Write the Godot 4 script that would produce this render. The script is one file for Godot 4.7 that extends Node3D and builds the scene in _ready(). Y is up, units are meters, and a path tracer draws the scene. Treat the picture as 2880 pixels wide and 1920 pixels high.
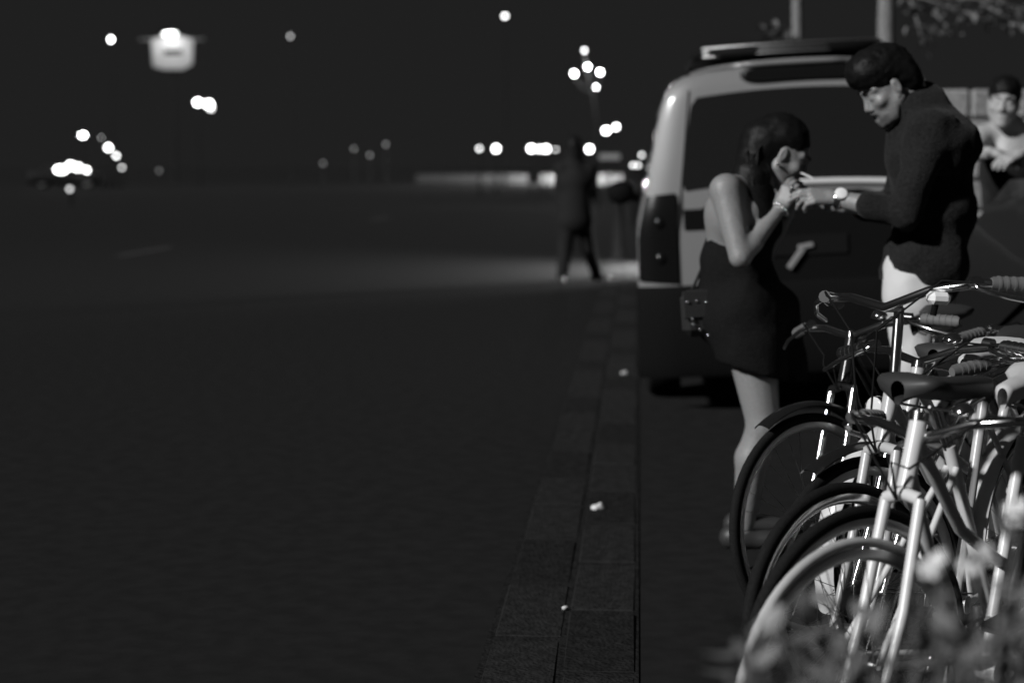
extends Node3D
# A night street: a lit van, people lighting a cigarette, a row of parked bicycles.

const CAM_H := 1.4
const F := 5000.0
const PITCH := 0.0996687
const TONE := 1.0

var M := {}
var used := {}
var rng := RandomNumberGenerator.new()

# ---------- mesh collector ----------
class MB:
	var v := PackedVector3Array()
	var n := PackedVector3Array()
	var ix := PackedInt32Array()

	func tri(a: Vector3, b: Vector3, c: Vector3, out: Vector3) -> void:
		var nn := (b - a).cross(c - a)
		if nn.length_squared() < 1e-16:
			return
		nn = nn.normalized()
		if nn.dot(out) < 0.0:
			nn = -nn
			var t := b
			b = c
			c = t
		var k := v.size()
		v.append(a); v.append(b); v.append(c)
		n.append(nn); n.append(nn); n.append(nn)
		ix.append(k); ix.append(k + 2); ix.append(k + 1)

	func quad(a: Vector3, b: Vector3, c: Vector3, d: Vector3, out: Vector3) -> void:
		tri(a, b, c, out)
		tri(a, c, d, out)

	# grid of points, smooth normals; rows of equal length
	func grid(rows: Array, wrap_cols: bool, wrap_rows: bool, centre = null) -> void:
		var r := rows.size()
		var c: int = rows[0].size()
		var k := v.size()
		for row in rows:
			for p in row:
				v.append(p)
				n.append(Vector3.ZERO)
		var rr := r if wrap_rows else r - 1
		var cc := c if wrap_cols else c - 1
		var sgn := 0.0
		var quads := []
		for i in rr:
			for j in cc:
				var a := k + i * c + j
				var b := k + i * c + (j + 1) % c
				var d := k + ((i + 1) % r) * c + j
				var e := k + ((i + 1) % r) * c + (j + 1) % c
				quads.append([a, b, e, d])
				var fn := (v[b] - v[a]).cross(v[d] - v[a]) + (v[d] - v[e]).cross(v[b] - v[e])
				if centre != null:
					sgn += signf(fn.dot((v[a] + v[e]) * 0.5 - centre)) * fn.length()
				n[a] += fn; n[b] += fn; n[d] += fn; n[e] += fn
		var flip := centre != null and sgn < 0.0
		for i in range(k, v.size()):
			var m := n[i]
			m = m.normalized() if m.length_squared() > 1e-20 else Vector3.UP
			n[i] = -m if flip else m
		for q in quads:
			if flip:
				ix.append(q[0]); ix.append(q[1]); ix.append(q[2])
				ix.append(q[0]); ix.append(q[2]); ix.append(q[3])
			else:
				ix.append(q[0]); ix.append(q[2]); ix.append(q[1])
				ix.append(q[0]); ix.append(q[3]); ix.append(q[2])

	func tube(pts: Array, radii, seg := 8, closed := false, caps := true) -> void:
		var count := pts.size()
		var rows := []
		var t0: Vector3 = (pts[1] - pts[0]).normalized()
		var up := Vector3.UP if absf(t0.y) < 0.9 else Vector3.RIGHT
		var side := t0.cross(up).normalized()
		var k := v.size()
		for i in count:
			var a: Vector3 = pts[(i - 1 + count) % count] if (closed or i > 0) else pts[0]
			var b: Vector3 = pts[(i + 1) % count] if (closed or i < count - 1) else pts[count - 1]
			var t := (b - a).normalized()
			side = (side - t * side.dot(t)).normalized()
			var bi := t.cross(side)
			var r: float = radii[i] if radii is Array else radii
			for s in seg:
				var an := TAU * s / seg
				var d := side * cos(an) + bi * sin(an)
				v.append(pts[i] + d * r)
				n.append(d)
		var last := count if closed else count - 1
		for i in last:
			for s in seg:
				var a := k + i * seg + s
				var b := k + i * seg + (s + 1) % seg
				var d := k + ((i + 1) % count) * seg + s
				var e := k + ((i + 1) % count) * seg + (s + 1) % seg
				ix.append(a); ix.append(e); ix.append(b)
				ix.append(a); ix.append(d); ix.append(e)
		if caps and not closed:
			for en in [0, count - 1]:
				var dir: Vector3 = (pts[0] - pts[1]) if en == 0 else (pts[count - 1] - pts[count - 2])
				for s in range(1, seg - 1):
					tri(v[k + en * seg], v[k + en * seg + s], v[k + en * seg + s + 1], dir)

	func box(xf: Transform3D, size: Vector3, bev := 0.0) -> void:
		var h := size * 0.5
		bev = minf(bev, minf(h.x, minf(h.y, h.z)) * 0.9)
		var pt := func(s: Vector3, ax: int) -> Vector3:
			var p := Vector3(s.x * h.x, s.y * h.y, s.z * h.z)
			for q in 3:
				if q != ax:
					p[q] -= s[q] * bev
			return xf * p
		var ctr := xf.origin
		for ax in 3:
			for sg in [-1.0, 1.0]:
				var b1 := (ax + 1) % 3
				var b2 := (ax + 2) % 3
				var c := []
				for w in [[-1, -1], [1, -1], [1, 1], [-1, 1]]:
					var s := Vector3.ZERO
					s[ax] = sg; s[b1] = w[0]; s[b2] = w[1]
					c.append(pt.call(s, ax))
				quad(c[0], c[1], c[2], c[3], (c[0] + c[2]) * 0.5 - ctr)
				if bev > 0.0:
					for sg2 in [-1.0, 1.0]:
						var e := []
						for w in [-1.0, 1.0]:
							var s := Vector3.ZERO
							s[ax] = sg; s[b1] = sg2; s[b2] = w
							e.append(pt.call(s, ax)); e.append(pt.call(s, b1))
						quad(e[0], e[1], e[3], e[2], (e[0] + e[3]) * 0.5 - ctr)
		if bev > 0.0:
			for sx in [-1.0, 1.0]:
				for sy in [-1.0, 1.0]:
					for sz in [-1.0, 1.0]:
						var s := Vector3(sx, sy, sz)
						tri(pt.call(s, 0), pt.call(s, 1), pt.call(s, 2), xf.basis * s)

	# flat polygon (x, y) extruded from z = 0 to z = depth
	func prism(poly: PackedVector2Array, depth: float, xf: Transform3D, map = null) -> void:
		var tr := Geometry2D.triangulate_polygon(poly)
		var to := func(p: Vector2, z: float) -> Vector3:
			var q := Vector3(p.x, p.y, z)
			if map != null:
				q = map.call(q)
			return xf * q
		var zd := xf.basis.z * signf(depth)
		for i in range(0, tr.size(), 3):
			tri(to.call(poly[tr[i]], depth), to.call(poly[tr[i + 1]], depth), to.call(poly[tr[i + 2]], depth), zd)
			tri(to.call(poly[tr[i]], 0.0), to.call(poly[tr[i + 1]], 0.0), to.call(poly[tr[i + 2]], 0.0), -zd)
		var area := 0.0
		for i in poly.size():
			area += poly[i].cross(poly[(i + 1) % poly.size()])
		for i in poly.size():
			var p := poly[i]
			var q := poly[(i + 1) % poly.size()]
			var e := q - p
			var o2 := Vector2(e.y, -e.x) * signf(area)
			quad(to.call(p, 0.0), to.call(q, 0.0), to.call(q, depth), to.call(p, depth), xf.basis * Vector3(o2.x, o2.y, 0))

	func ball(c: Vector3, r: Vector3, seg := 12, rings := 8, basis := Basis()) -> void:
		var rows := []
		for i in rings + 1:
			var th := PI * i / rings
			var row := []
			for j in seg:
				var ph := TAU * j / seg
				row.append(c + basis * Vector3(r.x * sin(th) * cos(ph), r.y * cos(th), r.z * sin(th) * sin(ph)))
			rows.append(row)
		grid(rows, true, false, c)

	# profile of (radius, height) turned round the axis of xf's y
	func lathe(prof: Array, seg: int, xf: Transform3D) -> void:
		var rows := []
		var c := Vector3.ZERO
		for p in prof:
			var row := []
			for j in seg:
				var ph := TAU * j / seg
				row.append(xf * Vector3(p.x * cos(ph), p.y, p.x * sin(ph)))
			c += xf * Vector3(0, p.y, 0)
			rows.append(row)
		grid(rows, true, false, c / prof.size())

	func mesh() -> ArrayMesh:
		var a := []
		a.resize(Mesh.ARRAY_MAX)
		a[Mesh.ARRAY_VERTEX] = v
		a[Mesh.ARRAY_NORMAL] = n
		a[Mesh.ARRAY_INDEX] = ix
		var m := ArrayMesh.new()
		m.add_surface_from_arrays(Mesh.PRIMITIVE_TRIANGLES, a)
		return m

# ---------- distance field meshed as surface nets ----------
class Field:
	var o: Vector3
	var c: float
	var nx: int
	var ny: int
	var nz: int
	var f := PackedFloat32Array()

	func _init(lo: Vector3, hi: Vector3, cell: float) -> void:
		o = lo
		c = cell
		nx = int(ceil((hi.x - lo.x) / c)) + 2
		ny = int(ceil((hi.y - lo.y) / c)) + 2
		nz = int(ceil((hi.z - lo.z) / c)) + 2
		f.resize(nx * ny * nz)
		f.fill(1.0)

	func _lo(p: float, m: int) -> int:
		return clampi(int(floor(p / c)), 0, m - 1)

	func cap(a: Vector3, b: Vector3, ra: float, rb: float, k := 0.03) -> void:
		var pad := maxf(ra, rb) + k + 2.0 * c
		var lo := a.min(b) - Vector3.ONE * pad - o
		var hi := a.max(b) + Vector3.ONE * pad - o
		var ba := b - a
		var bb := maxf(ba.length_squared(), 1e-9)
		for z in range(_lo(lo.z, nz), _lo(hi.z, nz) + 1):
			for y in range(_lo(lo.y, ny), _lo(hi.y, ny) + 1):
				var i := (z * ny + y) * nx
				for x in range(_lo(lo.x, nx), _lo(hi.x, nx) + 1):
					var p := Vector3(o.x + x * c, o.y + y * c, o.z + z * c) - a
					var h := clampf(p.dot(ba) / bb, 0.0, 1.0)
					var d := (p - ba * h).length() - lerpf(ra, rb, h)
					var q := f[i + x]
					if d < q + k:
						var e := maxf(k - absf(d - q), 0.0)
						f[i + x] = minf(d, q) - e * e * 0.25 / k

	func ell(ctr: Vector3, r: Vector3, bas: Basis, k := 0.02, cut := false) -> void:
		var rm := maxf(r.x, maxf(r.y, r.z)) + k + 2.0 * c
		var lo := ctr - Vector3.ONE * rm - o
		var hi := ctr + Vector3.ONE * rm - o
		var inv := bas.transposed()
		for z in range(_lo(lo.z, nz), _lo(hi.z, nz) + 1):
			for y in range(_lo(lo.y, ny), _lo(hi.y, ny) + 1):
				var i := (z * ny + y) * nx
				for x in range(_lo(lo.x, nx), _lo(hi.x, nx) + 1):
					var p := inv * (Vector3(o.x + x * c, o.y + y * c, o.z + z * c) - ctr)
					var k0 := (p / r).length()
					var k1 := (p / (r * r)).length()
					var d := k0 * (k0 - 1.0) / maxf(k1, 1e-6) if k0 > 0.05 else -minf(r.x, minf(r.y, r.z))
					var q := f[i + x]
					if cut:
						d = -d
						var e := maxf(k - absf(d - q), 0.0)
						f[i + x] = maxf(d, q) + e * e * 0.25 / k
					elif d < q + k:
						var e := maxf(k - absf(d - q), 0.0)
						f[i + x] = minf(d, q) - e * e * 0.25 / k

	# keep only what lies behind the plane (n points to the side that is cut away)
	func plane(p0: Vector3, nn: Vector3) -> void:
		for z in nz:
			for y in ny:
				var i := (z * ny + y) * nx
				for x in nx:
					var d := (Vector3(o.x + x * c, o.y + y * c, o.z + z * c) - p0).dot(nn)
					if d > f[i + x]:
						f[i + x] = d

	func rough(noise: FastNoiseLite, amp: float) -> void:
		for z in nz:
			for y in ny:
				var i := (z * ny + y) * nx
				for x in nx:
					if absf(f[i + x]) < 3.0 * c + amp:
						f[i + x] += amp * noise.get_noise_3d(o.x + x * c, o.y + y * c, o.z + z * c)

	func into(mb: MB) -> void:
		var vid := PackedInt32Array()
		vid.resize(nx * ny * nz)
		vid.fill(-1)
		var k0 := mb.v.size()
		var sy := nx
		var sz := nx * ny
		var off := [0, 1, sy, sy + 1, sz, sz + 1, sz + sy, sz + sy + 1]
		var ed := [[0, 1], [2, 3], [4, 5], [6, 7], [0, 2], [1, 3], [4, 6], [5, 7], [0, 4], [1, 5], [2, 6], [3, 7]]
		for z in nz - 1:
			for y in ny - 1:
				for x in nx - 1:
					var b := x + y * sy + z * sz
					var s0 := f[b] < 0.0
					if s0 == (f[b + 1] < 0.0) and s0 == (f[b + sy] < 0.0) and s0 == (f[b + sy + 1] < 0.0) and s0 == (f[b + sz] < 0.0) and s0 == (f[b + sz + 1] < 0.0) and s0 == (f[b + sz + sy] < 0.0) and s0 == (f[b + sz + sy + 1] < 0.0):
						continue
					var acc := Vector3.ZERO
					var cnt := 0
					for e in ed:
						var fa := f[b + off[e[0]]]
						var fb := f[b + off[e[1]]]
						if (fa < 0.0) != (fb < 0.0):
							var t := fa / (fa - fb)
							var pa := Vector3(e[0] & 1, (e[0] >> 1) & 1, e[0] >> 2)
							var pb := Vector3(e[1] & 1, (e[1] >> 1) & 1, e[1] >> 2)
							acc += pa.lerp(pb, t)
							cnt += 1
					vid[b] = mb.v.size()
					mb.v.append(o + (Vector3(x, y, z) + acc / cnt) * c)
					mb.n.append(Vector3.ZERO)
		for z in range(1, nz - 1):
			for y in range(1, ny - 1):
				for x in range(1, nx - 1):
					var b := x + y * sy + z * sz
					var ins := f[b] < 0.0
					if ins != (f[b + 1] < 0.0):
						_q(mb, vid[b - sy - sz], vid[b - sz], vid[b], vid[b - sy], ins)
					if ins != (f[b + sy] < 0.0):
						_q(mb, vid[b - sz - 1], vid[b - 1], vid[b], vid[b - sz], ins)
					if ins != (f[b + sz] < 0.0):
						_q(mb, vid[b - 1 - sy], vid[b - sy], vid[b], vid[b - 1], ins)
		for i in range(k0, mb.v.size()):
			var m := mb.n[i]
			mb.n[i] = m.normalized() if m.length_squared() > 1e-24 else Vector3.UP

	func _q(mb: MB, a: int, b: int, cc: int, d: int, ins: bool) -> void:
		if a < 0 or b < 0 or cc < 0 or d < 0:
			return
		var fn := (mb.v[cc] - mb.v[a]).cross(mb.v[d] - mb.v[b])
		if not ins:
			fn = -fn
			var t := b
			b = d
			d = t
		mb.n[a] += fn; mb.n[b] += fn; mb.n[cc] += fn; mb.n[d] += fn
		mb.ix.append(a); mb.ix.append(cc); mb.ix.append(b)
		mb.ix.append(a); mb.ix.append(d); mb.ix.append(cc)

# ---------- scene helpers ----------
func numbered(called: String) -> String:
	if not used.has(called):
		used[called] = 0
		return called
	used[called] += 1
	return "%s_%03d" % [called, used[called]]

func tag(o: Node, label: String, category: String, group := "") -> void:
	o.set_meta("label", label)
	o.set_meta("category", category)
	if group:
		o.set_meta("group", group)

func thing(called: String, label: String, category: String, at := Vector3.ZERO, turn := 0.0, group := "") -> Node3D:
	var o := Node3D.new()
	o.name = numbered(called)
	add_child(o)
	o.position = at
	o.rotation.y = turn
	tag(o, label, category, group)
	return o

func part(called: String, mb, material: Material, parent: Node, label := "") -> MeshInstance3D:
	var o := MeshInstance3D.new()
	o.name = called
	o.mesh = mb.mesh() if mb is MB else mb
	o.material_override = material
	parent.add_child(o, true)
	if label:
		o.set_meta("label", label)
	return o

func struct(called: String, mb, material: Material) -> MeshInstance3D:
	var o := MeshInstance3D.new()
	o.name = numbered(called)
	o.mesh = mb.mesh() if mb is MB else mb
	o.material_override = material
	o.set_meta("kind", "structure")
	add_child(o)
	return o

func grey(lin: float) -> Color:
	return Color(lin, lin, lin).linear_to_srgb()

func mat(called: String, lin: float, rough := 0.7, metal := 0.0, spec := 0.5) -> StandardMaterial3D:
	var m := StandardMaterial3D.new()
	m.resource_name = called
	m.albedo_color = grey(lin)
	m.roughness = rough
	m.metallic = metal
	m.metallic_specular = spec
	M[called] = m
	return m

func noise_tex(freq: float, seed_: int, lo: float, hi: float, size := 256, oct := 4, mid := 0.5) -> NoiseTexture2D:
	var t := NoiseTexture2D.new()
	t.width = size
	t.height = size
	t.seamless = true
	var nn := FastNoiseLite.new()
	nn.seed = seed_
	nn.frequency = freq
	nn.fractal_octaves = oct
	t.noise = nn
	var g := Gradient.new()
	g.offsets = PackedFloat32Array([0.0, mid, 1.0])
	g.colors = PackedColorArray([grey(lo), grey((lo + hi) * 0.5), grey(hi)])
	t.color_ramp = g
	return t

func bump(freq: float, seed_: int, strength: float, size := 256) -> NoiseTexture2D:
	var t := NoiseTexture2D.new()
	t.width = size
	t.height = size
	t.seamless = true
	t.as_normal_map = true
	t.bump_strength = strength
	var nn := FastNoiseLite.new()
	nn.seed = seed_
	nn.frequency = freq
	nn.fractal_octaves = 4
	t.noise = nn
	return t

func textured(m: StandardMaterial3D, albedo: Texture2D, normal: Texture2D, scale: float) -> void:
	m.uv1_triplanar = true
	m.uv1_world_triplanar = true
	m.uv1_scale = Vector3.ONE * scale
	if albedo:
		m.albedo_color = Color.WHITE
		m.albedo_texture = albedo
	if normal:
		m.normal_enabled = true
		m.normal_texture = normal

func glow(called: String, energy: float, lin := 1.0) -> StandardMaterial3D:
	var m := mat(called, 0.8, 0.4)
	m.emission_enabled = true
	m.emission = grey(lin)
	m.emission_energy_multiplier = energy
	return m

# the point at depth d (metres in front of the camera) that the photograph shows at (px, py)
func P(px: float, py: float, d: float) -> Vector3:
	var x := (px - 1440.0) / F
	var y := (960.0 - py) / F
	var yy := y * cos(PITCH) - sin(PITCH)
	var zz := y * sin(PITCH) + cos(PITCH)
	var s := d / zz
	return Vector3(x * s, CAM_H + yy * s, -d)

# street frame: u metres to the right of the kerb's inner edge, d metres ahead
const STREET := 0.071
func U(u: float, d: float, y := 0.0) -> Vector3:
	return Vector3(u + STREET * d, y, -d)

func _ready() -> void:
	rng.seed = 77
	# ----- camera, sky, light, exposure -----
	var cam := Camera3D.new()
	cam.name = "camera"
	add_child(cam)
	cam.position = Vector3(0, CAM_H, 0)
	cam.rotation.x = -PITCH
	cam.near = 0.05
	cam.far = 900.0
	var lens := CameraAttributesPhysical.new()
	lens.frustum_focal_length = 91.15
	lens.frustum_focus_distance = 4.5
	lens.exposure_aperture = 3.4
	lens.frustum_near = 0.05
	lens.frustum_far = 900.0
	cam.attributes = lens
	cam.fov = 21.735
	var we := WorldEnvironment.new()
	we.name = "environment"
	var env := Environment.new()
	env.tonemap_mode = Environment.TONE_MAPPER_LINEAR
	env.tonemap_exposure = TONE
	env.background_mode = Environment.BG_SKY
	var sky := Sky.new()
	var sm := ProceduralSkyMaterial.new()
	var night := grey(0.0138)
	sm.sky_top_color = night
	sm.sky_horizon_color = night
	sm.ground_bottom_color = night
	sm.ground_horizon_color = night
	sm.sun_angle_max = 0.0
	sky.sky_material = sm
	env.sky = sky
	env.sdfgi_enabled = true
	env.ssao_enabled = true
	env.ssil_enabled = true
	we.environment = env
	add_child(we)
	var key_light := DirectionalLight3D.new()  # distant key light standing in for an unseen street lamp behind the camera
	key_light.name = "key_light"
	key_light.light_energy = 1.2
	key_light.light_angular_distance = 3.0
	key_light.shadow_enabled = true
	add_child(key_light)
	key_light.look_at_from_position(Vector3.ZERO, Vector3(0.7, -0.5, -0.5))

	materials()
	setting()
	van()
	far_things()
	dark_car()
	people()
	bicycles()
	plants()
	small_things()

func materials() -> void:
	var asphalt := mat("asphalt", 0.05, 0.95, 0.0, 0.08)
	textured(asphalt, noise_tex(0.05, 3, 0.016, 0.0235, 512, 6), null, 0.31)
	var stone := mat("kerb_stone", 0.16, 0.95, 0.0, 0.1)
	textured(stone, noise_tex(0.05, 8, 0.014, 0.034, 256, 5), bump(0.2, 9, 1.5), 1.3)
	var stone2 := mat("kerb_stone_dark", 0.11, 0.95, 0.0, 0.1)
	textured(stone2, noise_tex(0.06, 18, 0.011, 0.026, 256, 5), bump(0.2, 9, 1.5), 1.1)
	var pave := mat("paving", 0.1, 0.95, 0.0, 0.1)
	textured(pave, noise_tex(0.04, 21, 0.025, 0.06, 256, 5), bump(0.2, 22, 4.0), 0.8)
	for k in 3:
		var w := mat("wall_stone_%d" % k, 0.2, 0.95)
		textured(w, noise_tex(0.03, 30 + k, 0.17 + 0.03 * k, 0.32 + 0.05 * k, 256, 5), bump(0.12, 33, 8.0), 1.6)
	var wp := mat("worn_paint", 0.06, 0.95, 0.0, 0.1)
	textured(wp, noise_tex(0.09, 27, 0.02, 0.11, 256, 5), null, 0.9)
	mat("mortar", 0.08, 0.95)
	var paint := mat("van_paint", 0.19, 0.5)
	paint.clearcoat_enabled = true
	paint.clearcoat = 0.25
	paint.clearcoat_roughness = 0.12
	mat("seam", 0.012, 0.8)
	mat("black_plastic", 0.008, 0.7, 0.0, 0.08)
	mat("black_trim", 0.01, 0.6, 0.0, 0.15)
	mat("tinted_glass", 0.014, 0.06, 0.0, 0.5)
	mat("tail_lens", 0.006, 0.2)
	var rub := mat("rubber", 0.03, 0.8, 0.0, 0.15)
	textured(rub, noise_tex(0.1, 41, 0.008, 0.018), null, 4.0)
	mat("white_tyre", 0.42, 0.6)
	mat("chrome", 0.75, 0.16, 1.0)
	mat("dull_metal", 0.45, 0.42, 1.0)
	mat("spoke_steel", 0.3, 0.4, 1.0)
	mat("frame_dark", 0.015, 0.22)
	mat("frame_mid", 0.18, 0.3)
	mat("frame_light", 0.45, 0.3)
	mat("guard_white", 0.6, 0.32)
	mat("guard_grey", 0.3, 0.3)
	mat("guard_dark", 0.012, 0.2)
	mat("saddle_dark", 0.03, 0.55)
	mat("saddle_light", 0.55, 0.5)
	var bagm := mat("bag_white", 0.72, 0.55)
	textured(bagm, noise_tex(0.02, 51, 0.62, 0.78), bump(0.03, 52, 6.0), 3.0)
	mat("paper", 0.7, 0.8)
	mat("cardboard", 0.35, 0.85)
	mat("grip_rubber", 0.12, 0.7)
	mat("grip_white", 0.8, 0.5)
	mat("clear_lens", 0.7, 0.1)
	var skin := mat("skin", 0.3, 0.42)
	textured(skin, noise_tex(0.08, 61, 0.18, 0.28), bump(0.4, 62, 2.0), 6.0)
	skin.subsurf_scatter_enabled = true
	skin.subsurf_scatter_strength = 0.05
	mat("skin_light", 0.34, 0.5)
	mat("stubble", 0.1, 0.8)
	mat("eye", 0.04, 0.3)
	var hair := mat("hair", 0.022, 0.42)
	textured(hair, noise_tex(0.06, 71, 0.004, 0.011), bump(0.12, 72, 3.0), 9.0)
	hair.metallic_specular = 0.25
	var shirt := mat("dark_shirt", 0.035, 0.95, 0.0, 0.1)
	textured(shirt, noise_tex(0.05, 81, 0.009, 0.026), bump(0.1, 82, 4.0), 5.0)
	shirt.rim_enabled = true
	shirt.rim = 0.1
	var dress := mat("black_dress", 0.02, 0.9, 0.0, 0.1)
	textured(dress, noise_tex(0.05, 84, 0.008, 0.014), bump(0.08, 85, 2.0), 5.0)
	var jean := mat("denim", 0.06, 0.95, 0.0, 0.1)
	textured(jean, noise_tex(0.12, 86, 0.018, 0.045, 256, 5), bump(0.2, 87, 3.0), 6.0)
	mat("shoe", 0.03, 0.5)
	mat("leather", 0.013, 0.5)
	mat("nape_highlight", 0.75, 0.7)
	mat("sash", 0.2, 0.8)
	mat("coat", 0.02, 0.95, 0.0, 0.05)
	var bark := mat("bark", 0.2, 0.95)
	textured(bark, noise_tex(0.05, 91, 0.1, 0.34, 256, 5), bump(0.08, 92, 12.0), 3.0)
	for k in 3:
		var lf := mat("leaf_%d" % k, [0.06, 0.1, 0.16][k], 0.5)
		lf.backlight_enabled = true
		lf.backlight = grey(0.02)
		lf.cull_mode = BaseMaterial3D.CULL_DISABLED
	for k in 3:
		var lf := mat("shrub_leaf_%d" % k, [0.07, 0.12, 0.22][k], 0.42)
		lf.cull_mode = BaseMaterial3D.CULL_DISABLED
	mat("stem", 0.12, 0.8)
	var cp := mat("dark_paint", 0.012, 0.5, 0.0, 0.3)
	cp.clearcoat_enabled = true
	cp.clearcoat = 0.12
	cp.clearcoat_roughness = 0.05
	mat("post_iron", 0.018, 0.8, 0.0, 0.1)
	mat("streak_barrier_grey", 0.035, 0.9, 0.0, 0.1)
	mat("pale_cotton", 0.55, 0.9, 0.0, 0.2)
	mat("facade", 0.3, 0.9)
	mat("sign_grey", 0.3, 0.7)

# ---------- the setting ----------
func setting() -> void:
	var g := MB.new()
	g.quad(Vector3(-500, -0.02, 60), Vector3(500, -0.02, 60), Vector3(500, -0.02, -700), Vector3(-500, -0.02, -700), Vector3.UP)
	struct("ground", g, M["asphalt"])
	var r := MB.new()
	r.quad(U(-9.0, -8), U(-0.44, -8), U(-0.44, 110), U(-9.0, 110), Vector3.UP)
	r.quad(U(0.01, -8), U(1.4, -8), U(1.4, 60), U(0.01, 60), Vector3.UP)
	struct("road", r, M["asphalt"])
	# worn dashes of lane paint
	for q in [[-7.9, 27.0], [-6.6, 44.0]]:
		var lm := MB.new()
		lm.quad(U(q[0] - 0.07, q[1], 0.004), U(q[0] + 0.07, q[1], 0.004), U(q[0] + 0.07, q[1] + 3.0, 0.004), U(q[0] - 0.07, q[1] + 3.0, 0.004), Vector3.UP)
		struct("lane_marking", lm, M["worn_paint"])
	# the flat stone strip that divides the carriageway from the parking lane
	var ks := MB.new()
	ks.quad(U(-0.44, -8, 0.004), U(0.01, -8, 0.004), U(0.01, 44, 0.004), U(-0.44, 44, 0.004), Vector3.UP)
	var strip := struct("gutter_strip", ks, M["kerb_stone_dark"])
	var shapes := []
	for k in 4:
		var b := MB.new()
		b.box(Transform3D(Basis(), Vector3.ZERO), Vector3(0.212 + 0.002 * k, 0.05, 0.66 - 0.01 * k), 0.012)
		shapes.append(b.mesh())
	var ang := -atan(STREET)
	for i in 62:
		var d := -2.0 + i * 0.68
		for c in 2:
			var o := part("kerb_stone", shapes[(i * 3 + c) % 4], M["kerb_stone"] if (i * 7 + c * 5) % 3 else M["kerb_stone_dark"], strip)
			o.position = U(-0.32 + 0.218 * c, d + 0.3 * c, -0.0185 + rng.randf_range(0, 0.002))
			o.rotation = Vector3(rng.randf_range(-0.008, 0.008), ang + rng.randf_range(-0.01, 0.01), rng.randf_range(-0.012, 0.012))
	# raised pavement to the right
	var p := MB.new()
	var a0 := U(1.56, -8, 0.1)
	var a1 := U(1.56, 44, 0.1)
	p.quad(a0, a0 + Vector3(14, 0, 0), a1 + Vector3(14, 0, 0), a1, Vector3.UP)
	var side := struct("pavement", p, M["paving"])
	var kerbs := []
	for k in 3:
		var b := MB.new()
		b.box(Transform3D(), Vector3(0.15, 0.2, 0.985 - 0.006 * k), 0.018)
		kerbs.append(b.mesh())
	for i in 46:
		var o := part("kerb_stone", kerbs[i % 3], M["kerb_stone"] if i % 3 else M["kerb_stone_dark"], side)
		o.position = U(1.483, -2.0 + i, 0.004 + rng.randf_range(0, 0.006))
		o.rotation.y = ang

# ---------- the van ----------
const VAN_HW := [[0.22, 0.83], [0.3, 0.9], [0.45, 0.92], [0.7, 0.925], [1.0, 0.918], [1.23, 0.862], [1.44, 0.814], [1.62, 0.774], [1.74, 0.74], [1.80, 0.715], [1.845, 0.675], [1.875, 0.62], [1.895, 0.52], [1.91, 0.3]]

func van_hw(y: float) -> float:
	for i in VAN_HW.size() - 1:
		if y <= VAN_HW[i + 1][0]:
			return lerpf(VAN_HW[i][1], VAN_HW[i + 1][1], clampf((y - VAN_HW[i][0]) / (VAN_HW[i + 1][0] - VAN_HW[i][0]), 0, 1))
	return 0.3

# depth of the tailgate surface at (x, y); the gate leans forward and its corners turn in
func van_z(q: Vector3) -> Vector3:
	var hw := van_hw(clampf(q.y, 0.22, 1.91))
	var e := clampf(absf(q.x) / hw, 0.0, 1.0)
	var z := -0.17 * maxf(0.0, q.y - 1.12) - 0.045 * pow(e, 16.0) - 0.012 * e * e
	z -= 0.05 * pow(clampf((q.y - 1.8) / 0.115, 0.0, 1.0), 2.0)
	return Vector3(q.x, q.y, q.z + z)

func rounded(pts: Array, r: float, steps := 4) -> PackedVector2Array:
	var out := PackedVector2Array()
	var c := pts.size()
	for i in c:
		var p: Vector2 = pts[i]
		var a: Vector2 = pts[(i - 1 + c) % c]
		var b: Vector2 = pts[(i + 1) % c]
		var ra := minf(r, p.distance_to(a) * 0.45)
		var rb := minf(r, p.distance_to(b) * 0.45)
		var s := p + (a - p).normalized() * ra
		var e := p + (b - p).normalized() * rb
		for k in steps + 1:
			var t := float(k) / steps
			out.append(s.lerp(p, t).lerp(p.lerp(e, t), t))
	return out

# splits long edges so that a panel can follow the curved gate
func dense(poly: PackedVector2Array, step := 0.08) -> PackedVector2Array:
	var out := PackedVector2Array()
	for i in poly.size():
		var a := poly[i]
		var b := poly[(i + 1) % poly.size()]
		var k := maxi(1, int(a.distance_to(b) / step))
		for j in k:
			out.append(a.lerp(b, float(j) / k))
	return out

# a plate that follows the gate: rows between a lower and an upper edge
func gate_panel(mb: MB, xs: Array, lo: Array, hi: Array, rows: int, lift: float) -> void:
	var g := []
	for i in rows + 1:
		var row := []
		for j in xs.size():
			row.append(van_z(Vector3(xs[j], lerpf(lo[j], hi[j], float(i) / rows), lift)))
		g.append(row)
	mb.grid(g, false, false, Vector3(0, 1, -20))
	# edge round the plate down to the gate
	var ring := []
	for j in xs.size(): ring.append(Vector3(xs[j], lo[j], 0))
	for i in range(1, rows + 1): ring.append(Vector3(xs[-1], lerpf(lo[-1], hi[-1], float(i) / rows), 0))
	for j in range(xs.size() - 2, -1, -1): ring.append(Vector3(xs[j], hi[j], 0))
	for i in range(rows - 1, 0, -1): ring.append(Vector3(xs[0], lerpf(lo[0], hi[0], float(i) / rows), 0))
	var ctr := Vector3((xs[0] + xs[-1]) * 0.5, (lo[0] + hi[0]) * 0.5, 0)
	for i in ring.size():
		var a: Vector3 = ring[i]
		var b: Vector3 = ring[(i + 1) % ring.size()]
		mb.quad(van_z(a + Vector3(0, 0, lift)), van_z(b + Vector3(0, 0, lift)), van_z(b - Vector3(0, 0, 0.004)), van_z(a - Vector3(0, 0, 0.004)), a - ctr)

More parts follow.
